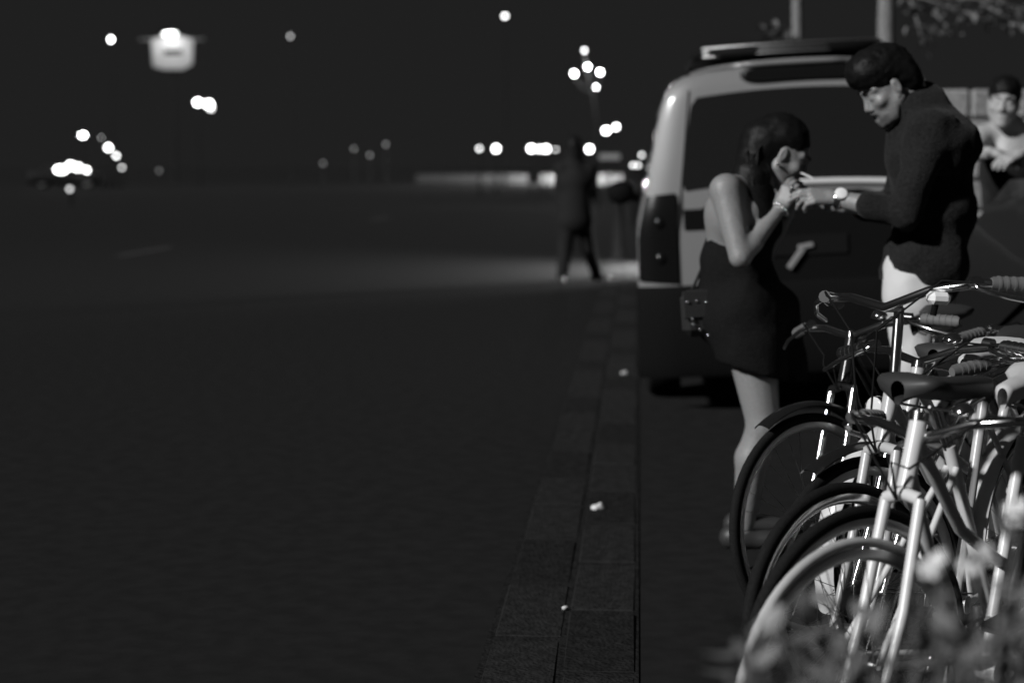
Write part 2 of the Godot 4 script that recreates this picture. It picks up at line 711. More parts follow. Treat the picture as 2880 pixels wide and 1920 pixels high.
func wheel_solid(parent: Node, at: Vector3, r: float, w: float, side: float) -> void:
	var t := MB.new()
	var xf := Transform3D(Basis(Vector3(0, 0, 1), PI / 2), at)
	t.lathe([Vector2(r * 0.62, -w / 2), Vector2(r * 0.9, -w / 2), Vector2(r, -w * 0.36), Vector2(r, w * 0.36), Vector2(r * 0.9, w / 2), Vector2(r * 0.62, w / 2), Vector2(r * 0.6, 0), Vector2(r * 0.62, -w / 2)], 28, xf)
	var o := part("wheel", t, M["rubber"], parent)
	var rm := MB.new()
	rm.lathe([Vector2(r * 0.6, -w * 0.44 * side), Vector2(r * 0.55, -w * 0.36 * side), Vector2(r * 0.2, -w * 0.3 * side), Vector2(0.001, -w * 0.38 * side)], 20, xf)
	part("hub_cap", rm, M["dull_metal"], o)

func van() -> void:
	var t := thing("van", "pale van with roof box parked half on the kerb, seen from behind", "van", P(1812, 1150, 10.0) * Vector3(1, 0, 1), -atan(STREET))
	t.rotation.z = 0.052
	var root := Node3D.new()
	# body shell: a row of cross-sections from tail to nose
	var prof := VAN_HW
	var stations := [[-0.01, 1.0, 1.0, 0.0], [-0.2, 1.0, 1.0, 0.0], [-1.2, 1.0, 1.0, 0.0], [-2.6, 1.0, 1.0, 0.0], [-3.0, 0.985, 0.93, 0.0], [-3.45, 0.97, 0.62, 0.0], [-4.05, 0.93, 0.52, 0.0], [-4.25, 0.84, 0.42, 0.02]]
	var rows := []
	for s in stations:
		var row := []
		var pts := []
		for q in prof: pts.append(Vector2(-q[1], q[0]))
		pts.append(Vector2(0, 1.922))
		for k in range(prof.size() - 1, -1, -1): pts.append(Vector2(prof[k][1], prof[k][0]))
		for q in pts:
			var y: float = q.y
			var z: float = s[0]
			if s[0] > -0.1:
				z = van_z(Vector3(q.x, y, 0)).z
			elif s[0] > -0.25:
				z = s[0] - 0.17 * maxf(0.0, y - 1.12)
			if s[2] < 1.0:
				y = minf(y, 0.3 + (1.922 - 0.3) * s[2] + 0.02 * q.y)
			row.append(Vector3(q.x * s[1] + 0.925, y + s[3], z))
		rows.append(row)
	var b := MB.new()
	b.grid(rows, false, false, Vector3(0.925, 1, -2))
	# tail surface
	var back := []
	for q in prof:
		var row := []
		for j in 25:
			var x: float = q[1] * (j / 12.0 - 1.0)
			row.append(van_z(Vector3(x, q[0], 0)) + Vector3(0.925, 0, 0))
		back.append(row)
	b.grid(back, false, false, Vector3(0.925, 1, -20))
	var bot := []
	for s in rows: bot.append([s[0], s[-1]])
	b.grid(bot, false, false, Vector3(0.925, 9, -2))
	var nose: Array = rows[-1]
	for i in range(1, nose.size() - 1):
		b.tri(nose[0], nose[i], nose[i + 1], Vector3(0, 0, -1))
	part("body", b, M["van_paint"], t)
	# everything below is set out about the middle of the gate
	var at := Vector3(0.925, 0, 0)
	var add := func(called: String, mb: MB, m: Material, parent: Node = t) -> MeshInstance3D:
		var o := part(called, mb, m, parent)
		if parent == t:
			o.position = at
		return o
	for s in [-1.0, 1.0]:
		var hatch_seam := MB.new()
		var pts := []
		for k in 14:
			var y := lerpf(0.66, 1.88, k / 13.0)
			pts.append(van_z(Vector3(s * lerpf(0.69, 0.585, clampf((y - 1.0) / 0.85, 0, 1)), y, 0.0)))
		hatch_seam.tube(pts, 0.006, 5)
		add.call("hatch_seam", hatch_seam, M["seam"])
	# rear window
	var xs := []
	for j in 21: xs.append(0.0)
	var win := MB.new()
	var nrow := 12
	var g := []
	for i in nrow + 1:
		var tt := float(i) / nrow
		var row := []
		for j in 25:
			var u := j / 12.0 - 1.0
			var hw := lerpf(0.668, 0.58, tt)
			# rounded corners
			var cy := minf(tt, 1.0 - tt)
			hw -= 0.03 * pow(clampf(1.0 - cy / 0.12, 0, 1), 2.0)
			var ylo := 1.235 + 0.035 * (1.0 - u * u)
			var yhi := 1.752 + 0.03 * (1.0 - u * u)
			row.append(van_z(Vector3(hw * u, lerpf(ylo, yhi, tt), 0.007)))
		g.append(row)
	win.grid(g, false, false, Vector3(0, 1, -20))
	add.call("rear_window", win, M["tinted_glass"])
	# dark band; its deep middle puts the shadow on the gate into colour
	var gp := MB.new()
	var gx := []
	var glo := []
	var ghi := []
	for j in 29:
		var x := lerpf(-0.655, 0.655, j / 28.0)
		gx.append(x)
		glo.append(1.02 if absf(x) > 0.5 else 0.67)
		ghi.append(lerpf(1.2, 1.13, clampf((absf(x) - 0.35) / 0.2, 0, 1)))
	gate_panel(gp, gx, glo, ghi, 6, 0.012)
	add.call("tailgate_shade_panel", gp, M["black_plastic"])
	var pl := MB.new()
	pl.box(Transform3D(Basis(), van_z(Vector3(0, 0.9, 0.018))), Vector3(0.5, 0.11, 0.008), 0.003)
	add.call("number_plate", pl, M["black_trim"])
	# ledge under the window, its bright streak put into the white colour
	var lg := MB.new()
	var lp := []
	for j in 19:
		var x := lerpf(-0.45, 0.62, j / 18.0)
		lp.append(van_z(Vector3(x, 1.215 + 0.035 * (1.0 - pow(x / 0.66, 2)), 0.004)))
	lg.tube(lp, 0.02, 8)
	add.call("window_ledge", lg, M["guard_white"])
	# tail lights
	for s in [-1.0, 1.0]:
		var tl := MB.new()
		var tx := []
		var tlo := []
		var thi := []
		for j in 7:
			var f := j / 6.0
			var x := lerpf(0.7, 0.9, f)
			tx.append(s * x)
			tlo.append(0.72 + 0.02 * f)
			thi.append(1.225 - 0.01 * f)
		var g2 := []
		for i in 9:
			var row := []
			for j in 7:
				var y := lerpf(tlo[j], thi[j], i / 8.0)
				var hw := van_hw(y)
				row.append(van_z(Vector3(s * lerpf(0.695, hw - 0.004, j / 6.0), y, 0.012)))
			g2.append(row)
		tl.grid(g2, false, false, Vector3(0, 1, -20))
		var o: MeshInstance3D = add.call("tail_light", tl, M["tail_lens"])
		for y in [0.86, 1.06]:
			var lens := MB.new()
			lens.ball(van_z(Vector3(s * 0.79, y, 0.012)), Vector3(0.03, 0.032, 0.014), 12, 8)
			part("lamp_lens", lens, M["tail_lens"], o)
	# spoiler lip and the dark brake light slot under it
	var sl := MB.new()
	var sg := []
	for i in 5:
		var row := []
		for j in 21:
			var u := j / 10.0 - 1.0
			var yb := 1.815 + 0.012 * (1.0 - u * u) + 0.03 * pow(absf(u), 8)
			var yt := 1.892 + 0.014 * (1.0 - u * u) - 0.01 * pow(absf(u), 8)
			row.append(van_z(Vector3(0.34 * u + 0.04, lerpf(yb, yt, i / 4.0), 0.02)))
		sg.append(row)
	sl.grid(sg, false, false, Vector3(0, 1, -20))
	var slot: MeshInstance3D = add.call("brake_light", sl, M["tail_lens"])
	var stud := MB.new()
	stud.ball(van_z(Vector3(-0.275, 1.865, 0.022)), Vector3(0.009, 0.009, 0.006), 8, 6)
	part("screw", stud, M["chrome"], slot)
	var lip := MB.new()
	var lps := []
	var lrs := []
	for j in 23:
		var u := j / 11.0 - 1.0
		lps.append(van_z(Vector3(0.58 * u, 1.912 + 0.014 * (1.0 - u * u) - 0.03 * pow(absf(u), 6), 0.035 - 0.03 * pow(absf(u), 4))))
		lrs.append(0.02 - 0.008 * absf(u))
	lip.tube(lps, lrs, 10)
	add.call("spoiler", lip, M["van_paint"])
	# bumper
	var bp := MB.new()
	var bpts := []
	for j in 17:
		var x := lerpf(-0.94, 0.94, j / 16.0)
		bpts.append(Vector3(x, 0.45, 0.05 - 0.07 * pow(absf(x) / 0.93, 12)))
	var br := []
	for i in 9:
		var an := lerpf(-1.4, 1.4, i / 8.0)
		var row := []
		for q in bpts:
			row.append(q + Vector3(0, 0.262 * sin(an), 0.045 * cos(an)))
		br.append(row)
	bp.grid(br, false, false, Vector3(0, 0.5, -9))
	add.call("bumper", bp, M["black_plastic"])
	# tailgate handle: a slanting bar with a short cross piece
	var hn := MB.new()
	hn.box(Transform3D(Basis(Vector3(0, 0, 1), -0.65), van_z(Vector3(-0.04, 0.83, 0.03))), Vector3(0.035, 0.14, 0.02), 0.006)
	hn.box(Transform3D(Basis(Vector3(0, 0, 1), 0.15), van_z(Vector3(0.015, 0.895, 0.03))), Vector3(0.09, 0.03, 0.02), 0.006)
	add.call("tailgate_handle", hn, M["sash"])
	# side windows
	for s in [-1.0, 1.0]:
		for zz in [[-0.5, -1.35], [-1.42, -2.3], [-2.36, -2.95]]:
			var w := MB.new()
			var y0 := 1.2
			var y1 := 1.68
			var p := []
			for q in [[zz[0], y0], [zz[1], y0], [zz[1] + (0.0 if zz[1] > -2.5 else 0.25), y1], [zz[0], y1]]:
				p.append(Vector3(s * (van_hw(q[1]) + 0.004), q[1], q[0]))
			w.quad(p[0], p[1], p[2], p[3], Vector3(s, 0.2, 0))
			add.call("side_window", w, M["tinted_glass"])
	# mirrors
	for s in [-1.0, 1.0]:
		var mi := MB.new()
		mi.ball(Vector3(s * 1.03, 1.2, -2.82), Vector3(0.1, 0.085, 0.07), 14, 10)
		mi.tube([Vector3(s * 0.86, 1.15, -2.85), Vector3(s * 0.99, 1.17, -2.83)], 0.03, 8)
		add.call("mirror", mi, M["black_plastic"])
	# roof box with ribs across its tail
	var rb := MB.new()
	var bx := []
	for st in [[-0.145, 0.15, 0.012], [-0.16, 0.42, 0.03], [-0.2, 0.68, 0.036], [-0.26, 0.86, 0.04], [-0.34, 0.96, 0.042], [-0.5, 1.0, 0.044], [-1.9, 1.0, 0.046], [-2.3, 0.8, 0.03], [-2.4, 0.3, 0.01]]:
		var row := []
		for k in 20:
			var an := TAU * k / 20.0
			var cx := signf(cos(an)) * pow(absf(cos(an)), 0.35)
			var cy := signf(sin(an)) * pow(absf(sin(an)), 0.6)
			row.append(Vector3(0.56 * cx * st[1], 2.0 + st[2] * cy, st[0]))
		bx.append(row)
	rb.grid(bx, true, false, Vector3(0, 2.0, -1.2))
	var box_: MeshInstance3D = add.call("roof_box", rb, M["black_trim"])
	for k in 3:
		var ribs := MB.new()
		var rp := []
		for j in 15:
			var u := j / 7.0 - 1.0
			rp.append(Vector3(0.5 * u, 2.03 - 0.024 * k, -0.142 - 0.135 * u * u))
		ribs.tube(rp, 0.0075, 8)
		part("rib", ribs, M["dull_metal"], box_)
	for z in [-0.45, -1.8]:
		var cb := MB.new()
		cb.tube([Vector3(-0.58, 1.925, z), Vector3(0.58, 1.925, z)], 0.014, 8)
		for s in [-1.0, 1.0]:
			cb.tube([Vector3(s * 0.57, 1.93, z), Vector3(s * 0.6, 1.86, z)], 0.016, 6)
		add.call("roof_bar", cb, M["black_plastic"])
	for s in [-1.0, 1.0]:
		for z in [-0.75, -3.4]:
			wheel_solid(t, Vector3(0.925 + s * 0.8, 0.31, z), 0.31, 0.2, s)
	# chrome beads added as glints down the left edge of the body
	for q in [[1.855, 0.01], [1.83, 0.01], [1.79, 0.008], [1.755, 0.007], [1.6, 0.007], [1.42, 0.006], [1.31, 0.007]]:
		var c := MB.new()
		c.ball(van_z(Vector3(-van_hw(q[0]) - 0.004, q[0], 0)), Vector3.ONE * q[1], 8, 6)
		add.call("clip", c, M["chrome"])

# ---------- people ----------
func frame_of(fwd: Vector3, up: Vector3) -> Basis:
	var z := fwd.normalized()
	var x := up.cross(z).normalized()
	return Basis(x, z.cross(x), z)

# head: z forward, y up, x to the person's left
func head_mesh(mb: MB, c: Vector3, b: Basis, s := 1.0, cell := 0.005) -> void:
	var f := Field.new(c - Vector3.ONE * 0.15 * s, c + Vector3.ONE * 0.15 * s, cell)
	var e := func(x: float, y: float, z: float, rx: float, ry: float, rz: float, k := 0.02, cut := false) -> void:
		f.ell(c + b * (Vector3(x, y, z) * s), Vector3(rx, ry, rz) * s, b, k * s, cut)
	var l := func(a: Vector3, d: Vector3, ra: float, rb: float, k := 0.012) -> void:
		f.cap(c + b * (a * s), c + b * (d * s), ra * s, rb * s, k * s)
	e.call(0, 0.035, -0.018, 0.074, 0.088, 0.094)
	e.call(0, -0.03, 0.03, 0.06, 0.08, 0.062, 0.03)
	l.call(Vector3(-0.052, -0.05, 0.0), Vector3(-0.015, -0.1, 0.062), 0.024, 0.02, 0.03)
	l.call(Vector3(0.052, -0.05, 0.0), Vector3(0.015, -0.1, 0.062), 0.024, 0.02, 0.03)
	e.call(0, -0.103, 0.072, 0.02, 0.017, 0.016, 0.02)
	for q in [-1.0, 1.0]:
		l.call(Vector3(q * 0.012, 0.028, 0.079), Vector3(q * 0.05, 0.03, 0.06), 0.011, 0.009, 0.02)
		e.call(q * 0.043, -0.02, 0.06, 0.022, 0.018, 0.02, 0.02)
		e.call(q * 0.031, 0.007, 0.093, 0.018, 0.011, 0.013, 0.018, true)
		e.call(q * 0.031, 0.004, 0.073, 0.0125, 0.011, 0.0125, 0.012)
		e.call(q * 0.076, -0.006, -0.008, 0.008, 0.029, 0.016, 0.008)
		e.call(q * 0.087, -0.002, -0.004, 0.008, 0.02, 0.01, 0.006, true)
		l.call(Vector3(q * 0.011, -0.034, 0.093), Vector3(q * 0.012, -0.032, 0.086), 0.0075, 0.0075, 0.01)
	l.call(Vector3(0, 0.014, 0.084), Vector3(0, -0.024, 0.1025), 0.0085, 0.0115, 0.014)
	l.call(Vector3(-0.02, -0.063, 0.08), Vector3(0.02, -0.063, 0.08), 0.0065, 0.0065, 0.008)
	l.call(Vector3(0, -0.061, 0.087), Vector3(0, -0.0605, 0.086), 0.008, 0.008, 0.008)
	l.call(Vector3(-0.014, -0.076, 0.082), Vector3(0.014, -0.076, 0.082), 0.008, 0.008, 0.008)
	f.into(mb)

func eyes(parent: Node, c: Vector3, b: Basis, s := 1.0) -> void:
	for q in [-1.0, 1.0]:
		var m := MB.new()
		m.ball(c + b * (Vector3(q * 0.031, 0.001, 0.0775) * s), Vector3(0.009, 0.0022, 0.0105) * s, 10, 8, b)
		part("eye", m, M["eye"], parent)
		var br := MB.new()
		br.tube([c + b * (Vector3(q * 0.012, 0.033, 0.0955) * s), c + b * (Vector3(q * 0.032, 0.039, 0.0865) * s), c + b * (Vector3(q * 0.054, 0.033, 0.067) * s)], [0.003 * s, 0.0034 * s, 0.0015 * s], 6)
		part("eyebrow", br, M["hair"], parent)

# hand: wrist, direction of the fingers, back of the hand, direction of the thumb side
func hand_mesh(mb: MB, w: Vector3, dir: Vector3, back: Vector3, thumb: float, curl: Array, s := 1.0, opp := 0.6) -> Array:
	var y := dir.normalized()
	var z := (back - y * back.dot(y)).normalized()
	var x := y.cross(z).normalized() * thumb
	var f := Field.new(w + y * 0.065 * s - Vector3.ONE * 0.125 * s, w + y * 0.065 * s + Vector3.ONE * 0.125 * s, 0.0042)
	var T := func(p: Vector3) -> Vector3: return w + (x * p.x + y * p.y + z * p.z) * s
	var tips := []
	var lens := [0.074, 0.082, 0.077, 0.062]
	for i in 4:
		var bx := 0.03 - 0.0195 * i
		var base := Vector3(bx, 0.088 - 0.004 * absf(i - 1.0), 0.0)
		f.cap(T.call(Vector3(bx * 0.55, 0.012, 0)), T.call(base), 0.0145 * s, 0.0115 * s, 0.012)
		var a := 0.0
		var p := base
		var L: float = lens[i]
		var segs := [0.46, 0.3, 0.24]
		for k in 3:
			a += curl[i] * [0.8, 1.1, 0.7][k]
			var q: Vector3 = p + Vector3((0.014 - 0.0095 * i) * 0.35, cos(a), -sin(a)).normalized() * L * segs[k]
			f.cap(T.call(p), T.call(q), (0.0094 - 0.0009 * k) * s, (0.0086 - 0.0009 * k) * s, 0.004)
			p = q
		tips.append(T.call(p))
	var t0 := Vector3(0.022, 0.018, -0.006)
	var t1 := Vector3(0.044, 0.046, -0.016 - 0.014 * opp)
	var t2 := Vector3(0.046 - 0.012 * opp, 0.078, -0.024 - 0.028 * opp)
	var t3 := Vector3(0.042 - 0.024 * opp, 0.103, -0.028 - 0.034 * opp)
	f.cap(T.call(t0), T.call(t1), 0.016 * s, 0.0125 * s, 0.014)
	f.cap(T.call(t1), T.call(t2), 0.011 * s, 0.0098 * s, 0.005)
	f.cap(T.call(t2), T.call(t3), 0.0098 * s, 0.0078 * s, 0.004)
	f.cap(w - y * 0.03 * s, w + y * 0.015 * s, 0.024 * s, 0.022 * s, 0.015)
	tips.append(T.call(t3))
	f.into(mb)
	return tips

func body_field(j: Array, pad: float, cell: float, grow := 0.0, k := 0.04) -> Field:
	var lo := Vector3.ONE * 99
	var hi := -lo
	for q in j:
		for p in [q[0], q[1]]:
			lo = lo.min(p - Vector3.ONE * (maxf(q[2], q[3]) + pad))
			hi = hi.max(p + Vector3.ONE * (maxf(q[2], q[3]) + pad))
	var f := Field.new(lo, hi, cell)
	for q in j:
		f.cap(q[0], q[1], q[2] + grow, q[3] + grow, q[4] if q.size() > 4 else k)
	return f

func shoe(parent: Node, ankle: Vector3, fwd: Vector3, ground: float, m: Material) -> void:
	var f := fwd.normalized()
	var heel := Vector3(ankle.x, ground + 0.038, ankle.z) - f * 0.045
	var toe := heel + f * 0.19
	toe.y = ground + 0.03
	var fd := Field.new(heel.min(toe).min(ankle) - Vector3.ONE * 0.1, heel.max(toe).max(ankle) + Vector3.ONE * 0.1, 0.009)
	fd.cap(heel, toe, 0.038, 0.036, 0.02)
	fd.cap(heel + Vector3(0, 0.01, 0) + f * 0.02, ankle, 0.042, 0.036, 0.03)
	fd.plane(Vector3(0, ground + 0.002, 0), Vector3.DOWN)
	var mb := MB.new()
	fd.into(mb)
	part("shoe", mb, m, parent)

func people() -> void:
	woman()
	man()
	stroller()
	leaner()

func woman() -> void:
	var D := 6.4
	var g := P(2085, 1560, D)
	g.y = 0
	var t := thing("person", "woman in black sleeveless dress bending to light a cigarette", "person", g)
	var W := func(px: float, py: float, dd := 0.0) -> Vector3: return P(px, py, D + dd) - g
	var hc: Vector3 = W.call(2203, 436, 0.03)
	var hb := frame_of(Vector3(0.84, -0.5, 0.04), Vector3(0.5, 0.86, 0.0))
	var neck: Vector3 = W.call(2120, 520, 0.03)
	var chest: Vector3 = W.call(2078, 605, 0.04)
	var waist: Vector3 = W.call(2068, 740, 0.06)
	var hip: Vector3 = W.call(2085, 870, 0.06)
	var shR: Vector3 = W.call(2042, 535, -0.11)
	var elR: Vector3 = W.call(2083, 722, -0.17)
	var wrR: Vector3 = W.call(2192, 590, -0.08)
	var shL: Vector3 = W.call(2110, 540, 0.24)
	var elL: Vector3 = W.call(2150, 715, 0.28)
	var wrL: Vector3 = W.call(2225, 585, 0.12)
	var hipR: Vector3 = W.call(2092, 880, -0.03)
	var knR: Vector3 = W.call(2148, 1195, -0.05)
	var anR: Vector3 = W.call(2088, 1505, 0.0)
	var hipL: Vector3 = W.call(2115, 880, 0.14)
	var knL: Vector3 = W.call(2152, 1195, 0.2)
	var anL: Vector3 = W.call(2096, 1492, 0.24)
	var calfR := knR.lerp(anR, 0.3) + Vector3(-0.018, 0, 0)
	var calfL := knL.lerp(anL, 0.3) + Vector3(-0.018, 0, 0)
	var bones := [
		[hc + hb * Vector3(0, -0.03, -0.03), neck, 0.046, 0.056, 0.03], [neck, chest, 0.07, 0.105], [neck, shR, 0.05, 0.05], [neck, shL, 0.05, 0.05],
		[chest + Vector3(0, 0, 0.07), chest - Vector3(0, 0, 0.05), 0.105, 0.105], [chest, waist, 0.115, 0.1], [waist, hip, 0.1, 0.13],
		[shR, elR, 0.058, 0.04, 0.02], [elR, elR.lerp(wrR, 0.3), 0.037, 0.038, 0.012], [elR.lerp(wrR, 0.3), wrR, 0.038, 0.024, 0.01],
		[shL, elL, 0.05, 0.037, 0.02], [elL, wrL, 0.037, 0.024, 0.012],
		[hipR, knR, 0.094, 0.06, 0.04], [knR, calfR, 0.057, 0.06, 0.02], [calfR, anR, 0.06, 0.034, 0.02],
		[hipL, knL, 0.088, 0.056, 0.04], [knL, calfL, 0.054, 0.056, 0.02], [calfL, anL, 0.056, 0.034, 0.02],
		[anR, anR + Vector3(0.09, -0.055, 0.0), 0.033, 0.024, 0.02], [anL, anL + Vector3(0.09, -0.055, 0), 0.033, 0.024, 0.02]]
	var mb := MB.new()
	var f := body_field(bones, 0.05, 0.012)
	# hollow along the spine and between arm and back
	f.into(mb)
	head_mesh(mb, hc, hb, 0.98)
	hand_mesh(mb, wrR, Vector3(0.45, 0.85, 0.1), Vector3(-0.5, 0.2, 0.85), -1.0, [0.55, 0.7, 0.8, 0.9], 0.92, 0.7)
	hand_mesh(mb, wrL, Vector3(0.25, 0.9, 0.25), Vector3(0.3, 0.1, -0.9), 1.0, [0.5, 0.6, 0.8, 0.9], 0.92, 0.7)
	var body := part("body", mb, M["skin"], t)
	eyes(body, hc, hb, 0.98)
	# dress
	var db := [
		[chest + Vector3(0.03, 0.06, 0.05), chest + Vector3(0.03, 0.05, -0.0), 0.095, 0.085], [chest + Vector3(0.045, -0.02, 0.06), chest + Vector3(0.045, -0.02, -0.06), 0.1, 0.1],
		[chest + Vector3(0.02, -0.02, 0), waist, 0.122, 0.112], [waist, hip, 0.125, 0.17], [hipR, hipR.lerp(knR, 0.56), 0.12, 0.122], [hipL + Vector3(0.05, 0, 0), hipL.lerp(knL, 0.56) + Vector3(0.06, 0, 0), 0.125, 0.122],
		[hipR.lerp(knR, 0.3), hipL.lerp(knL, 0.3), 0.11, 0.11]]
	var df := body_field(db, 0.06, 0.012)
	var wn := FastNoiseLite.new()
	wn.seed = 5
	wn.frequency = 5.0
	df.rough(wn, 0.014)
	var hem: Vector3 = hipR.lerp(knR, 0.52)
	df.plane(hem, Vector3(-0.26, -0.95, 0.0).normalized())
	var dm := MB.new()
	df.into(dm)
	var dress := part("dress", dm, M["black_dress"], t)
	var st := MB.new()
	for q in [[0.05, 0.09], [0.06, -0.02]]:
		st.tube([chest + Vector3(0.1, 0.09, q[1]), neck + Vector3(0.02, 0.035, q[1]), chest + Vector3(-0.08, 0.1, q[1])], 0.009, 6)
	part("strap", st, M["black_dress"], dress)
	# hair: crown, sides, a loose fall over the nape
	var hf := Field.new(hc - Vector3(0.3, 0.4, 0.2), hc + Vector3(0.2, 0.2, 0.2), 0.007)
	var H := func(x: float, y: float, z: float) -> Vector3: return hc + hb * Vector3(x, y, z)
	hf.ell(H.call(0, 0.055, -0.032), Vector3(0.083, 0.086, 0.103), hb, 0.02)
	hf.ell(H.call(0, -0.01, -0.075), Vector3(0.08, 0.09, 0.07), hb, 0.03)
	hf.cap(H.call(0.0, 0.0, -0.1), W.call(2100, 500, 0.02), 0.07, 0.055, 0.04)
	hf.cap(W.call(2105, 500, -0.02), W.call(2090, 640, -0.04), 0.06, 0.045, 0.05)
	hf.cap(W.call(2120, 500, -0.03), W.call(2125, 650, -0.06), 0.055, 0.03, 0.04)
	hf.ell(H.call(0, -0.025, 0.1), Vector3(0.088, 0.1, 0.095), hb, 0.012, true)
	for q in [-1.0, 1.0]:
		hf.ell(H.call(q * 0.088, -0.004, -0.004), Vector3(0.026, 0.036, 0.024), hb, 0.008, true)
	var hn := FastNoiseLite.new()
	hn.seed = 8
	hn.frequency = 22.0
	hf.rough(hn, 0.005)
	var hm := MB.new()
	hf.into(hm)
	var hair := part("hair", hm, M["hair"], t)
	var lock := MB.new()
	for i in 46:
		var a: Vector3 = H.call(rng.randf_range(-0.07, 0.07), rng.randf_range(-0.02, 0.07), rng.randf_range(-0.12, -0.06))
		var e: Vector3 = W.call(rng.randf_range(2060, 2150), rng.randf_range(560, 680), rng.randf_range(-0.12, 0.06))
		var m1: Vector3 = W.call(rng.randf_range(2095, 2130), rng.randf_range(480, 520), rng.randf_range(-0.09, 0.06))
		lock.tube([a, a.lerp(m1, 0.5) + Vector3(-0.015, 0.02, 0), m1, e], [0.005, 0.007, 0.006, 0.001], 5)
	part("lock", lock, M["hair"], hair)
	# bracelet of round links at the wrist
	var br := MB.new()
	var ax: Vector3 = (wrR - elR).normalized()
	var sx := ax.cross(Vector3(0, 0, 1)).normalized()
	var sy := ax.cross(sx)
	for i in 16:
		var an := TAU * i / 16.0
		br.ball(wrR + ax * 0.005 + (sx * cos(an) + sy * sin(an)) * 0.029, Vector3.ONE * 0.0062, 8, 6)
	part("bracelet", br, M["chrome"], t)
	var er := MB.new()
	er.ball(H.call(-0.085, -0.045, -0.006), Vector3.ONE * 0.006, 8, 6)
	part("earring", er, M["chrome"], t)
	shoe(t, anR, Vector3(1, 0, 0.1), 0.0, M["shoe"])
	shoe(t, anL, Vector3(1, 0, -0.05), 0.0, M["shoe"])
	# the cigarette in her lips
	var cg := thing("cigarette", "thin white cigarette between the bending woman's lips", "cigarette", P(2262, 492, D - 0.02))
	var cm := MB.new()
	cm.tube([Vector3(-0.02, 0.012, 0.0), Vector3(0.03, -0.012, 0.012)], 0.004, 8)
	part("paper_tube", cm, M["paper"], cg)
	var cf := MB.new()
	cf.tube([Vector3(-0.034, 0.0187, -0.003), Vector3(-0.02, 0.012, 0.0)], 0.0042, 8)
	part("filter", cf, M["cardboard"], cg)
	# handbag hanging at her back hip
	var bpos := P(1990, 862, D + 0.02)
	var hbag := thing("handbag", "black leather handbag with shiny studs behind the bending woman's hip", "handbag", bpos)
	var bm := MB.new()
	bm.box(Transform3D(Basis(Vector3(0, 0, 1), 0.08), Vector3(0, -0.02, 0)), Vector3(0.19, 0.17, 0.075), 0.028)
	var bb := part("bag_body", bm, M["leather"], hbag)
	var fb := MB.new()
	fb.box(Transform3D(Basis(Vector3(0, 0, 1), 0.08) * Basis(Vector3(1, 0, 0), -0.06), Vector3(0, 0.015, 0.042)), Vector3(0.185, 0.1, 0.01), 0.004)
	part("flap", fb, M["leather"], bb)
	var sm := MB.new()
	var top: Vector3 = g + shR + Vector3(0.0, 0.055, 0.02) - bpos
	sm.tube([Vector3(-0.06, 0.05, 0.0), Vector3(0.0, 0.16, -0.1), Vector3(top.x * 0.8, top.y * 0.5, -0.16), top + Vector3(0.02, 0.0, -0.3), Vector3(top.x + 0.03, top.y * 0.5, -0.28), Vector3(0.07, 0.16, -0.12), Vector3(0.06, 0.05, 0)], 0.006, 6)
	part("shoulder_strap", sm, M["leather"], hbag)
	for q in [[-0.075, 0.02], [-0.045, 0.024], [-0.01, 0.02], [0.02, 0.065], [0.03, 0.1], [0.045, 0.055], [-0.06, -0.04], [-0.055, -0.06], [-0.03, -0.08], [0.0, -0.1], [0.05, -0.03], [0.05, -0.1]]:
		var s := MB.new()
		s.ball(Vector3(q[0], q[1], 0.052 if q[1] < 0.03 else 0.04), Vector3.ONE * rng.randf_range(0.004, 0.0075), 10, 8)
		part("stud", s, M["chrome"], hbag)

